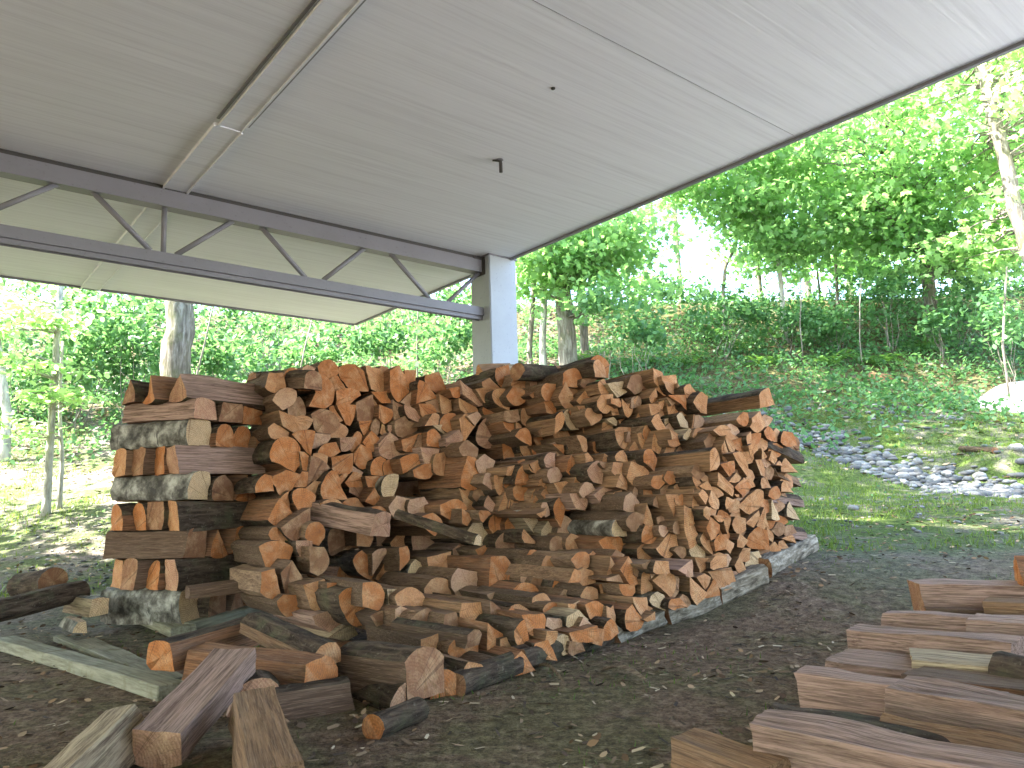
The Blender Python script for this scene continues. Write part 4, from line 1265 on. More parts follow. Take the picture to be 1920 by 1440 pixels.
# ------------------------------------------------------------------ foliage
MAPLE = np.array([(0, 0), (.42, .08), (.30, .36), (.54, .66), (.18, .62), (0, 1), (-.18, .62), (-.54, .66), (-.30, .36), (-.42, .08)])
OVAL = np.array([(0, 0), (.24, .25), (.26, .6), (0, 1), (-.26, .6), (-.24, .25)])
BLADE = np.array([(-.09, 0), (.09, 0), (.05, .6), (0, 1)])
def leaves(C, size, tilt=.7, shape=OVAL, r=NPR, yawdir=None, lift=None):
    """C: (n,3) leaf base points; returns (n*k,3) corners; leaf planes lie roughly level, tilted by 'tilt' radians"""
    n = len(C); k = len(shape)
    yaw = r.rand(n) * 2 * np.pi if yawdir is None else yawdir
    sz = size * (.65 + .7 * r.rand(n))
    fx, fy = np.cos(yaw), np.sin(yaw)
    el = r.randn(n) * tilt - .25 if lift is None else lift
    roll = r.randn(n) * tilt
    F = np.stack([fx * np.cos(el), fy * np.cos(el), np.sin(el)], 1)
    S0 = np.stack([-fy, fx, np.zeros(n)], 1)
    N0 = np.cross(F, S0)
    S = S0 * np.cos(roll)[:, None] + N0 * np.sin(roll)[:, None]
    P = C[:, None, :] + (S[:, None, :] * shape[None, :, 0:1] + F[:, None, :] * shape[None, :, 1:2]) * sz[:, None, None]
    # slight cupping
    P[:, :, 2] -= (shape[None, :, 0] ** 2) * sz[:, None] * .25
    return P.reshape(n * k, 3)
def spray_points(c, rad, n, flat=.16, r=NPR):
    a = r.rand(n) * 2 * np.pi; q = np.sqrt(r.rand(n)) * rad
    x, y = q * np.cos(a), q * np.sin(a)
    z = r.randn(n) * rad * flat - (q / rad) ** 2 * rad * .25
    return np.stack([x, y, z], 1) + np.asarray(c)
def foliage(name, sprays, size, mat, parent, shape=OVAL, tilt=.7, flat=.16, color=None, r=NPR):
    pts, tint = [], []
    for c, rad, n in sprays:
        pts.append(spray_points(c, rad, n, flat, r)); b = r.rand(); tint.append(np.clip(b * .55 + r.rand(n) * .5, 0, 1))
    C = np.concatenate(pts)
    V = leaves(C, size, tilt, shape, r)
    return new_obj(name, mesh_ngons(name, V, len(shape), np.concatenate(tint)), mat, parent)
def bend_path(a, b, n=5, amp=.08):
    a, b = Vector(a), Vector(b); L = (b - a).length; o = []
    for i in range(n + 1):
        t = i / n; p = a.lerp(b, t)
        if 0 < i < n: p += Vector((RNG.uniform(-1, 1), RNG.uniform(-1, 1), RNG.uniform(-.3, .6))) * amp * L * .5
        o.append(p)
    return o
def tree(label, path, r0, r1, crowns, leaf=.12, mat='leaf', trunkmat='trunk', shape=OVAL, name="maple_tree", group="trees on the bank", tilt=.7, sub=3, sz=(.75, 55), flat=.16, cat="tree", ntw=None):
    """path: list of world points; crowns: list of (centre, radii, number of sprays)"""
    path = [Vector(p) for p in path]
    base = path[0]
    t = new_obj(name, None, loc=base, label=label, cat=cat, group=group)
    m = MB(); fine = []
    for i in range(len(path) - 1):
        for j in range(sub): fine.append(path[i].lerp(path[i + 1], j / sub) + Vector((RNG.uniform(-1, 1), RNG.uniform(-1, 1), 0)) * r0 * .12)
    fine.append(path[-1]); n = len(fine)
    rs = [r0 + (r1 - r0) * i / (n - 1) for i in range(n)]; rs[0] *= 1.35; rs[1] *= 1.08
    m.tube([p - base for p in fine], rs, 12)
    limbs = MB(); sprays = []
    for (c, R, ns) in crowns:
        c = Vector(c)
        for q in range(ns):
            v = Vector((RNG.gauss(0, 1), RNG.gauss(0, 1), RNG.gauss(0, 1))).normalized() * (RNG.random() ** .45)
            p = c + Vector((v.x * R[0], v.y * R[1], v.z * R[2]))
            sprays.append((tuple(p - base), sz[0] * RNG.uniform(.6, 1.3), int(sz[1] * RNG.uniform(.6, 1.4))))
            if ntw is None or q < ntw:
                # limb from the nearest trunk point below
                cand = min(fine, key=lambda f: (f - p).length + max(0, f.z - p.z) * 3)
                rb = max(.012, .10 * r0 + .003 * (cand - p).length)
                limbs.tube([x - base for x in bend_path(cand, p, 5, .18)], [rb, rb * .85, rb * .65, rb * .5, rb * .35, rb * .2], 5, False)
    new_obj("trunk", m.mesh("trunk", True), M[trunkmat], t)
    if limbs.v: new_obj("branches", limbs.mesh("branches", True), M[trunkmat], t)
    foliage("crown", sprays, leaf, M[mat], t, shape, tilt, flat)
    return t
def pth(*a): return [at(*q) for q in a]
def grd(P):
    P = Vector(P); P.z = ground_z(P.x, P.y) - .1; return P
def rooted(path):
    b = Vector(path[0]); g = grd(b)
    if b.z > g.z + .05: path = [g] + list(path)
    else: path = [Vector((b.x, b.y, min(b.z, g.z)))] + list(path[1:])
    return path
# --- right side, on the bank
tree("leaning maple with a thick brown trunk, right of the middle of the bank", rooted(pth((1747, 610, 16.0), (1736, 480, 16.0), (1702, 385, 16.1), (1662, 240, 16.3), (1630, 110, 16.5), (1600, -150, 16.5))), .15, .07,
     [(at(1660, 260, 15.2), (2.9, 2.0, 2.3), 50), (at(1560, 330, 15.6), (2.3, 1.7, 1.7), 38), (at(1800, 350, 15.8), (2.3, 1.8, 1.9), 50), (at(1760, 455, 15.5), (1.7, 1.0, .7), 30), (at(1640, 400, 15.5), (1.3, 1, .6), 24)], .13, 'leaf', shape=MAPLE)
tree("big grey trunk leaning in from the right edge of the picture", rooted(pth((1985, 650, 12.5), (1940, 500, 12.5), (1903, 390, 12.5), (1872, 250, 12.6), (1838, 115, 12.7), (1790, -60, 12.8))), .15, .09,
     [(at(1850, 120, 13.5), (2.4, 1.8, 2.1), 50), (at(1900, 330, 14.2), (1.3, 1.1, 1.6), 30), (at(1960, 200, 12.0), (1.5, 1.2, 2.5), 34), (at(1870, 440, 14.0), (1.3, 1, .6), 22)], .13, 'leaf2', 'trunk', shape=MAPLE)
tree("thin pale-barked maple forking above the bank, left of the leaning maple", rooted(pth((1467, 560, 17.0), (1457, 480, 17.0), (1461, 400, 17.0), (1446, 290, 17.1), (1440, 120, 17.2))), .062, .035,
     [(at(1480, 330, 16.2), (2.2, 1.7, 1.7), 46), (at(1420, 390, 16.0), (1.2, 1.0, .5), 22), (at(1490, 455, 16.0), (1.1, .8, .5), 22)], .13, 'leaf', 'pale', shape=MAPLE)
tree("slender maple with a kinked stem at the edge of the bright gap", rooted(pth((1355, 548, 17.3), (1360, 500, 17.3), (1379, 462, 17.3), (1390, 390, 17.4), (1400, 250, 17.5))), .05, .025,
     [(at(1370, 335, 16.4), (1.6, 1.3, 1.1), 38), (at(1270, 350, 16.0), (.8, .8, .4), 12)], .13, 'leaf', 'trunk', shape=MAPLE)
tree("straight thin dark stem between the pale maple and the leaning maple", rooted(pth((1570, 560, 18.0), (1566, 470, 18.0), (1560, 350, 18.0), (1555, 180, 18.0))), .045, .025,
     [(at(1590, 300, 17.2), (2.2, 1.5, 2.1), 44), (at(1620, 440, 17.4), (1.8, .8, .5), 24)], .12, 'leaf2', 'trunk', shape=MAPLE)
tree("stout brown-barked maple just right of the column", rooted(pth((1066, 665, 14.5), (1056, 570, 14.5), (1047, 480, 14.5), (1040, 360, 14.6), (1030, 150, 14.8))), .20, .13,
     [(at(1060, 470, 13.6), (1.1, .9, .6), 36), (at(1130, 450, 13.4), (1.2, .9, .45), 26), (at(1010, 540, 13.8), (.5, .7, .6), 8), (at(1180, 540, 13.0), (.8, .5, .25), 6)], .12, 'leaf', shape=MAPLE)
tree("pale thin trunk close behind the column's right side", rooted(pth((1018, 650, 14.9), (1020, 560, 14.9), (1026, 470, 15.0), (1030, 330, 15.0))), .075, .05,
     [(at(1010, 500, 14.6), (.7, .6, .5), 8)], .12, 'leaf', 'pale', shape=MAPLE)
tree("thin brown trunk between the column and the pale trunk", rooted(pth((993, 655, 15.3), (1000, 560, 15.3), (1003, 440, 15.3), (1010, 300, 15.3))), .06, .045,
     [(at(1000, 490, 15.0), (.6, .6, .6), 7)], .12, 'leaf2', 'trunk', shape=MAPLE)
tree("brown trunk immediately right of the stout maple", rooted(pth((1096, 640, 15.2), (1090, 560, 15.2), (1086, 440, 15.3), (1080, 300, 15.3))), .09, .07,
     [(at(1120, 500, 14.6), (.9, .6, .5), 10)], .12, 'leaf', 'trunk', shape=MAPLE)
# --- beyond the crest, sunlit and pale
BK = [(1120, 430, 26, 2.2), (1010, 380, 25, 3.0), (1400, 250, 27, 3.0), (1560, 200, 28, 3.4), (1700, 230, 25, 3.2), (1850, 260, 26, 3.4), (1500, 380, 25, 2.0), (1980, 400, 24, 3.0), (1640, 420, 27, 1.6), (1260, 320, 30, 1.8), (840, 520, 22, 2.4), (1930, 80, 29, 4)]
BKL = ["left of the bright gap", "half hidden by the column", "upper middle, above the bright gap", "behind the thin pale-barked maple's top", "behind the leaning maple", "behind the grey leaning trunk", "low, in the middle of the bank's crest",
       "at the right edge of the picture", "low, left of the leaning maple's trunk", "thin, right under the roof edge", "seen under the truss's right end", "in the top right corner"]
for (x, y, D, R), w_ in zip(BK, BKL):
    c = at(x, y, D); b = Vector((c.x, c.y, ground_z(c.x, c.y)))
    tree("bright sunlit tree beyond the crest, " + w_, [b, b.lerp(c, .5), c, c + Vector((0, 0, R * .8))], .13, .05, [(c, (R * 1.15, R * .8, R * .95), int(19 * R))], .17, 'leaf2', 'trunk', shape=OVAL, name="background_tree", group="trees beyond the crest", sz=(1.1, 46), ntw=5)
for (x, y, D, R, w_) in [(1420, 470, 19.5, (1.1, .8, .7), "left of the thin pale maple's foot"), (1530, 480, 19.5, (1.2, .8, .75), "between the pale maple and the straight dark stem"), (1640, 490, 19.0, (1.1, .8, .6), "left of the leaning maple"), (1790, 480, 19.0, (1.3, .8, .8), "right of the leaning maple"), (1230, 525, 20, (1.6, .7, .25), "low under the bright gap"), (1700, 440, 20.5, (1.4, .8, .6), "higher, behind the leaning maple's trunk")]:
    c = at(x, y, D); b = Vector((c.x, c.y, ground_z(c.x, c.y)))
    tree("young bushy tree on the crest, " + w_, [b, b.lerp(c, .5), c], .035, .02, [(c, R, int(26 * R[2] + 10))], .12, 'leaf', 'trunk', shape=MAPLE, name="young_tree", group="young trees on the crest", sz=(.5, 42), ntw=5)
# --- left side
tree("thick two-toned tree trunk behind the left tower of logs", rooted(pth((331, 760, 9.5), (334, 650, 9.5), (337, 560, 9.5), (340, 430, 9.5))) + [Vector((-4.0, 9.6, 7.5)), Vector((-3.6, 9.7, 12))], .205, .13,
     [((-2.6, 9.4, 10.5), (4.4, 4.6, 2.4), 215), ((-3.6, 5.2, 10.2), (3.2, 2.6, 1.5), 90), ((-1.5, 14.8, 11.0), (4.0, 3.0, 1.5), 70), ((3.5, 15, 11.6), (5.0, 3.0, 1.5), 70)], .16, 'leaf', shape=OVAL, group=None, sz=(1.0, 60), ntw=24)  # unseen high crown clusters, spread wide to shade the grass and bank
tree("sunlit white-stemmed sapling at the left edge", rooted(pth((92, 868, 8.3), (97, 770, 8.3), (105, 680, 8.3), (108, 600, 8.35), (117, 520, 8.4), (120, 430, 8.4))), .042, .026,
     [(at(50, 600, 8.1), (.55, .5, .16), 9), (at(30, 680, 8.0), (.5, .5, .12), 7), (at(90, 740, 8.0), (.42, .4, .12), 8), (at(20, 560, 8.2), (.5, .4, .12), 6), (at(130, 590, 8.3), (.3, .4, .12), 4)], .095, 'leaf2', 'pale', shape=OVAL, name="sapling", group=None, sz=(.26, 26), tilt=.45, cat="young tree")
tree("second thinner stem close beside the white sapling", rooted(pth((117, 868, 8.5), (113, 800, 8.5), (112, 730, 8.5), (118, 640, 8.5))), .026, .014,
     [(at(120, 720, 8.3), (.35, .3, .3), 6), (at(60, 800, 8.2), (.5, .3, .15), 6)], .085, 'leaf2', 'pale', shape=OVAL, name="sapling", group=None, sz=(.2, 22), tilt=.45, cat="young tree")
tree("pale slanting trunk at the extreme left edge", rooted(pth((14, 775, 11.0), (4, 715, 11.0), (-10, 600, 11.0), (-25, 450, 11.0))), .07, .05,
     [(at(-10, 560, 11.0), (1.2, .8, .8), 14)], .12, 'leaf', 'pale', shape=OVAL, name="maple_tree", group=None)
for (x, y, R, w_) in [(-9.6, 3.0, 3.2, "nearer one, beside the truss"), (-9.5, 5.6, 2.6, "one nearest the sapling"), (-10.5, -3.5, 3.4, "middle one"), (-9.5, -11, 4.0, "one at the back corner"), (-2.5, -12.5, 4.2, "one straight behind the viewer"), (4.5, -13.5, 4.0, "one behind the viewer to the right")]:  # unseen trees added to block light from the left and behind
    b = Vector((x, y, ground_z(x, y) - .1))
    tree("unseen tree added for shade outside the pavilion, the %s" % w_, [b, b + Vector((.1, 0, 3)), b + Vector((0, .2, 7))], .2, .1, [((x, y, 5.0), (R, R, 3.4), 105)], .18, 'leaf', shape=OVAL, group=None, sz=(1.0, 55), ntw=14)
def shrub(px, py, D, R, label, n=16, leaf=.10, mat='under', name="leafy_shrub", shape=OVAL, sz=(.3, 40), group="shrubs of the undergrowth", tilt=.6, cat="shrub"):
    c = at(px, py, D); gz = ground_z(c.x, c.y); b = Vector((c.x, c.y, gz))
    if c.z < gz + R[2] * .6: c.z = gz + R[2] * .6
    t = new_obj(name, None, loc=b, label=label, cat=cat, group=group)
    st = MB(); sprays = []
    for q in range(n):
        v = Vector((RNG.gauss(0, 1), RNG.gauss(0, 1), RNG.gauss(0, 1))).normalized() * (RNG.random() ** .4)
        p = c + Vector((v.x * R[0], v.y * R[1], v.z * R[2])) - b
        p.z = max(p.z, .08)
        sprays.append((tuple(p), sz[0] * RNG.uniform(.7, 1.3), int(sz[1] * RNG.uniform(.6, 1.4))))
        if q < 6: st.tube(bend_path((RNG.uniform(-.1, .1), RNG.uniform(-.1, .1), -.05), p * .8, 4, .1), [.008, .007, .006, .005, .003], 5, False)
    new_obj("stems", st.mesh("stems", True), M['trunk'], t)
    foliage("foliage", sprays, leaf, M[mat], t, shape, tilt, .3)
    return t
for a in [((150, 600, 12.5), (1.6, .8, 1.2), 60, "dense dark green bush behind the white sapling"),
          ((250, 640, 12.0), (1.1, .8, .9), 50, "dense green bush left of the thick two-toned trunk"),
          ((60, 690, 13.0), (1.6, .8, .9), 44, "dark green bush low behind the sapling's stem"),
          ((30, 560, 14.5), (2.0, 1.0, 1.2), 50, "tall dark bush at the far left under the roof edge"),
          ((270, 570, 15.0), (1.6, 1.0, 1.2), 44, "bright tall bush right under the roof's far edge, left of the trunk"),
          ((430, 600, 15.0), (1.5, 1.0, .8), 34, "light green bush just right of the thick trunk"),
          ((420, 665, 12.5), (.9, .6, .35), 24, "low bright green bush behind the tower's top logs"),
          ((560, 610, 17.0), (1.3, .8, .6), 24, "green bush under the roof edge, above the brush heap"),
          ((600, 650, 13.5), (.9, .6, .3), 22, "low green bush behind the rearmost row of logs"),
          ((730, 620, 14.0), (.8, .7, .45), 26, "green bush by the roof's far corner"),
          ((830, 560, 15.0), (1.0, .7, .6), 26, "green bush below the truss end"),
          ((840, 640, 12.8), (.6, .6, .5), 20, "yellowish green bush left of the column's foot"),
          ((1130, 560, 12.6), (.5, .5, .25), 12, "bright spray of leaves hanging beside the stout maple"),
          ((1195, 610, 11.8), (.45, .4, .28), 14, "blue-green leafy stalk low on the bank right of the column"),
          ((1350, 590, 15.5), (.9, .6, .5), 24, "broad-leaved shrub below the kinked maple"),
          ((1470, 590, 15.8), (1.0, .6, .45), 30, "broad-leaved shrub below the thin pale-barked maple"),
          ((1560, 600, 15.5), (.9, .6, .4), 22, "sunlit shrub in the middle of the bank"),
          ((1655, 560, 15.4), (.5, .5, .55), 16, "blue-green shrub left of the leaning maple's trunk"),
          ((1790, 560, 15.5), (.9, .6, .7), 24, "green shrub right of the leaning maple's trunk"),
          ((1765, 600, 14.6), (.35, .4, .3), 10, "small light green shrub at the leaning maple's foot"),
          ((1880, 600, 13.5), (.6, .6, .7), 20, "sunlit shrub near the right edge on the bank"),
          ((1850, 500, 16.5), (1.3, .8, .8), 26, "dense green shrub on the crest at the right"),
          ((1280, 540, 17.5), (1.3, .6, .3), 20, "low green brush along the crest under the bright gap"),
          ((1640, 520, 18.0), (1.6, .6, .3), 22, "low green brush along the crest, right of the middle")]:
    shrub(*a[0], a[1], a[3], a[2], leaf=.11 if a[0][1] > 540 else .12, mat='under')
for px, py, D in [(1180, 650, 12.0), (1300, 660, 13.0), (1240, 690, 11.5)]: pass
def fern(px, py, label, n=12, L=.75):
    b = on_ground(px, py); t = new_obj("fern", None, loc=b, label=label, cat="fern", group="ferns on the bank")
    V = []; st = MB()
    for i in range(n):
        a = 2 * math.pi * i / n + RNG.uniform(-.2, .2); l = L * RNG.uniform(.75, 1.15); up = RNG.uniform(.5, .9)
        pts = []
        for j in range(15):
            q = j / 14; pts.append(Vector((math.cos(a) * l * q * .8, math.sin(a) * l * q * .8, l * (up * q - .75 * q * q * q) + .03)))
        st.tube(pts[::3] + [pts[-1]], [.005] * len(pts[::3] + [pts[-1]]), 4, False)
        sd_ = Vector((-math.sin(a), math.cos(a), 0))
        for j in range(2, 15):
            w = .17 * math.sin(math.pi * min(1, (j / 14) ** .8 * .92 + .04)) * l / .75
            d = (pts[j] - pts[j - 1]).normalized()
            for s in (-1, 1):
                tip = pts[j] + sd_ * s * w + d * .03 - Vector((0, 0, w * .2)); b1 = pts[j] - d * .018; b2 = pts[j] + d * .018
                V += [b1, b1.lerp(tip, .6) - d * .01, tip, b2.lerp(tip, .6) + d * .008]
                if s == 1 and False: pass
    k = len(V) // 4
    new_obj("fronds", mesh_ngons("fronds", np.array([tuple(v) for v in V]), 4, np.clip(NPR.rand(k) * .5 + NPR.rand() * .5, 0, 1)), M['fern'], t)
    new_obj("stalks", st.mesh("stalks"), M['fern'], t)
for (x, y, lab) in [(1385, 665, "large bright fern low on the bank below the broad-leaved shrubs"), (1430, 690, "fern just below the large bright fern, nearer the grass"), (1340, 640, "fern left of the large bright fern"), (1450, 640, "fern right of and above the large bright fern"),
                    (1560, 690, "fern at the foot of the bank, middle right"), (1650, 690, "fern near the short log on the grass"), (690, 650, "fern on the slope left of the column"), (760, 640, "fern left of the column beside the thin stem"), (1100, 690, "fern right behind the top logs, right of the column"),
                    (1200, 690, "fern above the pile's right top logs"), (1290, 690, "fern between the pile's top and the broad-leaved shrubs"), (1740, 660, "fern below the leaning maple"), (480, 690, "fern by the brush heap behind the pile")]:
    fern(x, y, lab, 11, RNG.uniform(.6, .95))
# thin bare stems
for (pts, r, lab) in [([(782, 650, 13), (783, 600, 13), (786, 560, 13)], .022, "thin pale stem under the truss, left of the column"), ([(562, 700, 12), (572, 650, 12), (585, 600, 12)], .02, "thin slanting stem behind the rearmost row"),
                      ([(1500, 610, 15), (1502, 560, 15), (1500, 520, 15)], .018, "short bare stem standing on the crest, middle"), ([(1612, 640, 14.5), (1612, 570, 14.5), (1615, 520, 14.5)], .016, "thin bare stem left of the leaning maple"),
                      ([(1880, 650, 13), (1884, 560, 13), (1888, 500, 13)], .028, "reddish bare stem near the right edge"), ([(370, 700, 11.5), (385, 640, 11.5), (400, 570, 11.5)], .022, "thin slanting stem just right of the thick trunk")]:
    r *= .7; P = rooted([at(*q) for q in pts]); m = MB(); m.tube([p - P[0] for p in P], [r] * (len(P) - 1) + [r * .6], 7)
    o = new_obj("bare_stem", m.mesh("bare_stem", True), M['trunk'], loc=P[0], label=lab, cat="stem")
# brush heap
bc = on_ground(505, 705); m = MB()
for i in range(60):
    a = RNG.uniform(0, 6.28); r_ = RNG.uniform(.2, .9); p = Vector((math.cos(a) * r_ * .6, math.sin(a) * r_ * .4, 0)); q = p * -.3 + Vector((RNG.uniform(-.5, .5), RNG.uniform(-.3, .3), RNG.uniform(.3, 1.1)))
    m.tube(bend_path(p, q, 4, .1), [.014, .012, .01, .008, .005], 5, False)
new_obj("brush_heap", m.mesh("brush_heap", True), M['pale'], loc=bc, label="tangled heap of dead branches behind the pile, left of its middle", cat="brush heap")
P = on_ground(172, 738); Pt = at(171, 676, P.y)
m = MB(); m.tube([(0, 0, -.1), (0, 0, Pt.z - P.z)], [.022, .022], 10); m.tube([(0, 0, Pt.z - P.z), (0, 0, Pt.z - P.z + .015)], [.027, .024], 10)
new_obj("blue_post", m.mesh("blue_post", True), M['blue'], loc=P, label="thin bright blue post standing among bushes at the left", cat="post")
# logs on the grass at the right
def roundP(r, k=.9): return [(math.cos(q) * r, math.sin(q) * r * k) for q in np.arange(0, 6.28, .5)]
a = on_ground(1668, 722); b = on_ground(1640, 720)
free((1668, 718), (1632, 722), a.y, a.y + .25, [(-.13, -.08), (-.07, -.085), (-.03, .02), (.03, .02), (.07, -.085), (.13, -.08), (.09, .06), (.0, .11), (-.09, .06)], 't', "short hollow brown log lying on the grass below the bank", name="short_log", cat="log")
a = on_ground(1850, 858); b = on_ground(1806, 846)
free((1803, 844), (1868, 862), b.y, a.y, roundP(.045), 'd', "grey-brown branch piece lying on the mossy hummock at the right", name="branch_piece", cat="log", round_=True)
free((1578, 731), (1535, 735), 13.2, 13.1, roundP(.03), 'd', "thin dark stick lying on the grass left of the short hollow log", name="stick", cat="stick", round_=True)

# ------------------------------------------------------------------ ground cover, moss, stones, chips (nobody could count these)
def scatter_px(n, x0, x1, y0, y1, r=NPR):
    out = []
    for _ in range(n): out.append(on_ground(r.uniform(x0, x1), r.uniform(y0, y1)))
    return out
def scatter_xy(n, x0, x1, y0, y1, dens, r=NPR):
    out = []
    for _ in range(n):
        x, y = r.uniform(x0, x1), r.uniform(y0, y1)
        if x > 4 and in_dw(x, y): continue
        if r.rand() < dens(x, y): out.append((x, y, ground_z(x, y)))
    return np.array(out)
nz = lambda x, y, s, o=0: noise.noise(Vector((x * s, y * s, o)))
# undergrowth carpet on the bank
C = scatter_xy(42000, -13, 15, 10.4, 19.5, lambda x, y: (1.0 if nz(x, y, .9, 3) > -.3 else .25) * min(1, (y - 10.4) / 2.2))
off = np.stack([NPR.randn(len(C)) * .10, NPR.randn(len(C)) * .10, .05 + NPR.rand(len(C)) ** 1.5 * .34], 1)
C2 = np.concatenate([C + off, C + off * (1.4, 1.4, .6)])
new_obj("ground_cover", mesh_ngons("ground_cover", leaves(C2, .085, .6, OVAL), 6, np.clip(NPR.rand(len(C2)) * .8 + .1, 0, 1)), M['under'], label="low leafy green plants carpeting the bank", kind='stuff')
C = scatter_xy(11000, -8, 12, 7.5, 13.5, lambda x, y: (1.0 if nz(x, y, 1.2, 8) > .05 else .05) * (0 if (x > 0 and seg_dist(x, y, STREAM) < .55) else 1))
C[:, 2] += NPR.rand(len(C)) * .05
new_obj("clover", mesh_ngons("clover", leaves(C, .035, .5, OVAL), 6, NPR.rand(len(C))), M['under'], label="tiny round-leaved plants dotted over the grass", kind='stuff')
# moss and short grass
def mossd(x, y):
    d = seg_dist(x, y, STREAM)
    if x > 0 and d < .42: return 0
    h = math.hypot((x - HUMMOCK[0]) / 1.2, (y - HUMMOCK[1]) / .45)
    if h < 1: return 1
    return 1.0 if nz(x, y, .9, 1) + (.25 if x > 2 else -.05) > .05 else .12
C = scatter_xy(85000, -9, 11, 5.2, 13.5, mossd)
V = leaves(C, .05, .3, BLADE, lift=NPR.uniform(.5, 1.5, len(C)))
new_obj("moss", mesh_ngons("moss", V, 4, np.clip(NPR.rand(len(C)) * .7 + .15, 0, 1)), M['grassy'], label="short bright moss and grass on the slope", kind='stuff')
# fallen leaves on the bank
C = scatter_xy(9000, -12, 14, 9, 19, lambda x, y: 1 if nz(x, y, .9, 3) < .1 else .25); C[:, 2] += .012
new_obj("fallen_leaves", mesh_ngons("fallen_leaves", leaves(C, .075, .35, OVAL, lift=NPR.randn(len(C)) * .2), 6, NPR.rand(len(C))), M['litter'], label="dry brown leaves littering the bank", kind='stuff')
# stones
def stone_mesh(pts, sizes, name):
    bm = bmesh.new(); bmesh.ops.create_icosphere(bm, subdivisions=2, radius=1); bv = np.array([v.co[:] for v in bm.verts]); bf = [[v.index for v in f.verts] for f in bm.faces]; bm.free()
    V, F, T = [], [], []
    for i, (p, s) in enumerate(zip(pts, sizes)):
        sc = np.array([s * RNG.uniform(.8, 1.4), s * RNG.uniform(.7, 1.1), s * RNG.uniform(.4, .65)])
        a = RNG.uniform(0, 6.28); R = np.array([[math.cos(a), -math.sin(a), 0], [math.sin(a), math.cos(a), 0], [0, 0, 1]])
        d = NPR.randn(len(bv), 1) * .07 + 1; v = (bv * d * sc) @ R.T + np.array(p) + (0, 0, s * .12)
        b = len(V) * len(bv); V.append(v); F += [[q + b for q in f] for f in bf]; T += [RNG.random()] * len(bf)
    V = np.concatenate(V); me = mesh_py(name, V, F, True)
    at_ = me.attributes.new('tint', 'FLOAT', 'FACE'); at_.data.foreach_set('value', np.array(T, dtype=np.float32)); return me
pts, szs = [], []
while len(pts) < 1500:
    i = RNG.randrange(len(STREAM) - 1); t = RNG.random(); (ax_, ay_), (bx_, by_) = STREAM[i], STREAM[i + 1]
    o = RNG.gauss(0, .30); x = ax_ + (bx_ - ax_) * t + o; y = ay_ + (by_ - ay_) * t + o * .3
    pts.append((x, y, ground_z(x, y))); szs.append(RNG.choice([.022, .03, .035, .05, .065]) * RNG.uniform(.7, 1.3))
for _ in range(240):
    x, y = RNG.uniform(4.6, 7.6), RNG.uniform(9.8, 12.8)
    if nz(x, y, .8, 4) > -.05: pts.append((x, y, ground_z(x, y))); szs.append(RNG.uniform(.02, .06))
for _ in range(240):
    x, y = RNG.uniform(2, 8), RNG.uniform(5.5, 8.5); pts.append((x, y, ground_z(x, y))); szs.append(RNG.uniform(.012, .03))
for _ in range(700):
    x, y = RNG.uniform(-6, -2.4), RNG.uniform(5.2, 8); pts.append((x, y, ground_z(x, y))); szs.append(RNG.uniform(.008, .022))
new_obj("gravel", stone_mesh(pts, szs, "gravel"), M['stone'], label="grey river stones and gravel filling the shallow stream bed", kind='stuff')
for (px, py, s, lab) in [(1585, 846, .10, "large pale stone in the stream bed, left part"), (1655, 872, .09, "flat pale stone in the middle of the stream bed"), (1600, 955, .06, "lone pale stone on the moss below the stream bed"),
                         (1760, 903, .09, "rounded pale stone at the near edge of the stream bed"), (1905, 842, .10, "pale boulder at the right edge above the mossy hummock"), (1720, 868, .08, "grey stone at the far edge of the stream bed"), (1780, 785, .08, "pale stone on the grassy mound above the stream bed"), (1640, 762, .08, "pale stone at the mound's top left"), (1850, 922, .08, "pale stone low at the right end of the stream bed")]:
    p = on_ground(px, py)
    me = stone_mesh([(0, 0, 0)], [s], "river_stone"); me.attributes['tint'].data.foreach_set('value', np.full(len(me.polygons), RNG.uniform(.75, 1), dtype=np.float32))
    new_obj("river_stone", me, M['stone'], loc=p, label=lab, cat="stone", group="large stones")
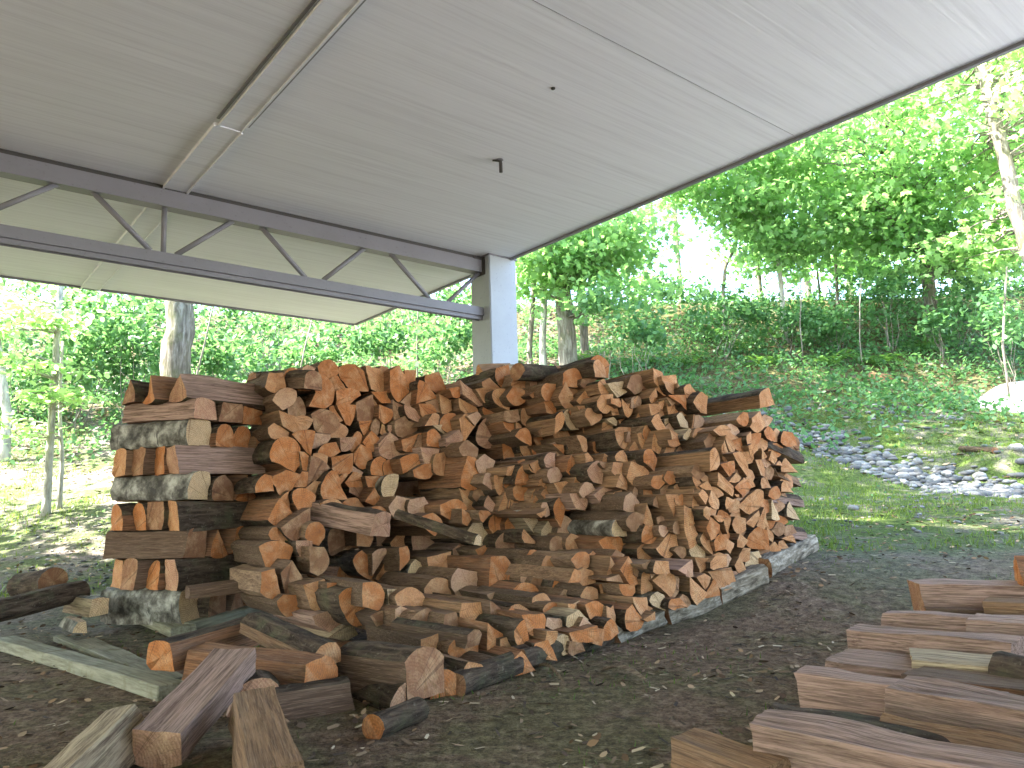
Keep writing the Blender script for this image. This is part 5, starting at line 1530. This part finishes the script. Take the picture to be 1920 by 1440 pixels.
# dead leaves and bark crumbs on the dirt
C = scatter_xy(5500, -4.5, 5.5, 1.4, 7.5, lambda x, y: 1 if nz(x, y, 1.4, 30) > -.1 else .3); C[:, 2] += .01
new_obj("leaf_litter", mesh_ngons("leaf_litter", leaves(C, .032, .35, OVAL, lift=NPR.randn(len(C)) * .25), 6, NPR.rand(len(C)) ** 1.6), M['litter'], label="dead leaves and bark crumbs on the dirt floor", kind='stuff')
C = scatter_xy(9000, -2.5, 5.0, 1.6, 5.6, lambda x, y: 1 if nz(x, y, 1.1, 50) > .08 else .03)
new_obj("floor_moss", mesh_ngons("floor_moss", leaves(C, .022, .4, BLADE, lift=NPR.uniform(.3, 1.4, len(C))), 4, NPR.rand(len(C)) * .5), M['grassy'], label="thin moss creeping over the dirt floor", kind='stuff')
# wood chips and splinters on the dirt
C = []
for _ in range(6000):
    x = RNG.uniform(-3.2, 4.2); y = RNG.uniform(1.6, 7.5); C.append((x, y, ground_z(x, y) + .006))
C = np.array(C)
CH = np.array([(-.12, 0), (.10, .05), (.13, .8), (0, 1), (-.1, .75)])
new_obj("wood_chips", mesh_ngons("wood_chips", leaves(C, .038, .3, CH, lift=NPR.randn(len(C)) * .12), 5, NPR.rand(len(C)) ** 2.2), M['chips'], label="wood chips and splinters scattered over the dark dirt", kind='stuff')
for (a, b, w, lab) in [((1132, 1262), (1212, 1282), .045, "long curved strip of bark on the dirt before the pile"), ((1010, 1225 + 30), (1060, 1290), .02, "thin splinter on the dirt below the pile's foot")]:
    A_, B_ = on_ground(*a), on_ground(*b); m = MB(); d = (B_ - A_); L = d.length; d.normalize(); s_ = Vector((-d.y, d.x, 0))
    vs = []; n_ = 7
    for i in range(n_ + 1):
        t = i / n_; ww = w * math.sin(math.pi * (.12 + .8 * t)) ; c = A_ + d * L * t + Vector((0, 0, .012 + .03 * math.sin(math.pi * t)))
        vs += [c - s_ * ww / 2, c + Vector((0, 0, .008)), c + s_ * ww / 2, c - Vector((0, 0, .005))]
    fs = [(i * 4 + j, i * 4 + (j + 1) % 4, (i + 1) * 4 + (j + 1) % 4, (i + 1) * 4 + j) for i in range(n_) for j in range(4)] + [(0, 1, 2, 3)[::-1], tuple(n_ * 4 + j for j in range(4))]
    m.add([v - A_ for v in vs], fs)
    new_obj("bark_strip", m.mesh("bark_strip"), M['split'], loc=A_, label=lab, cat="bark", color=(.22, .16, .10))
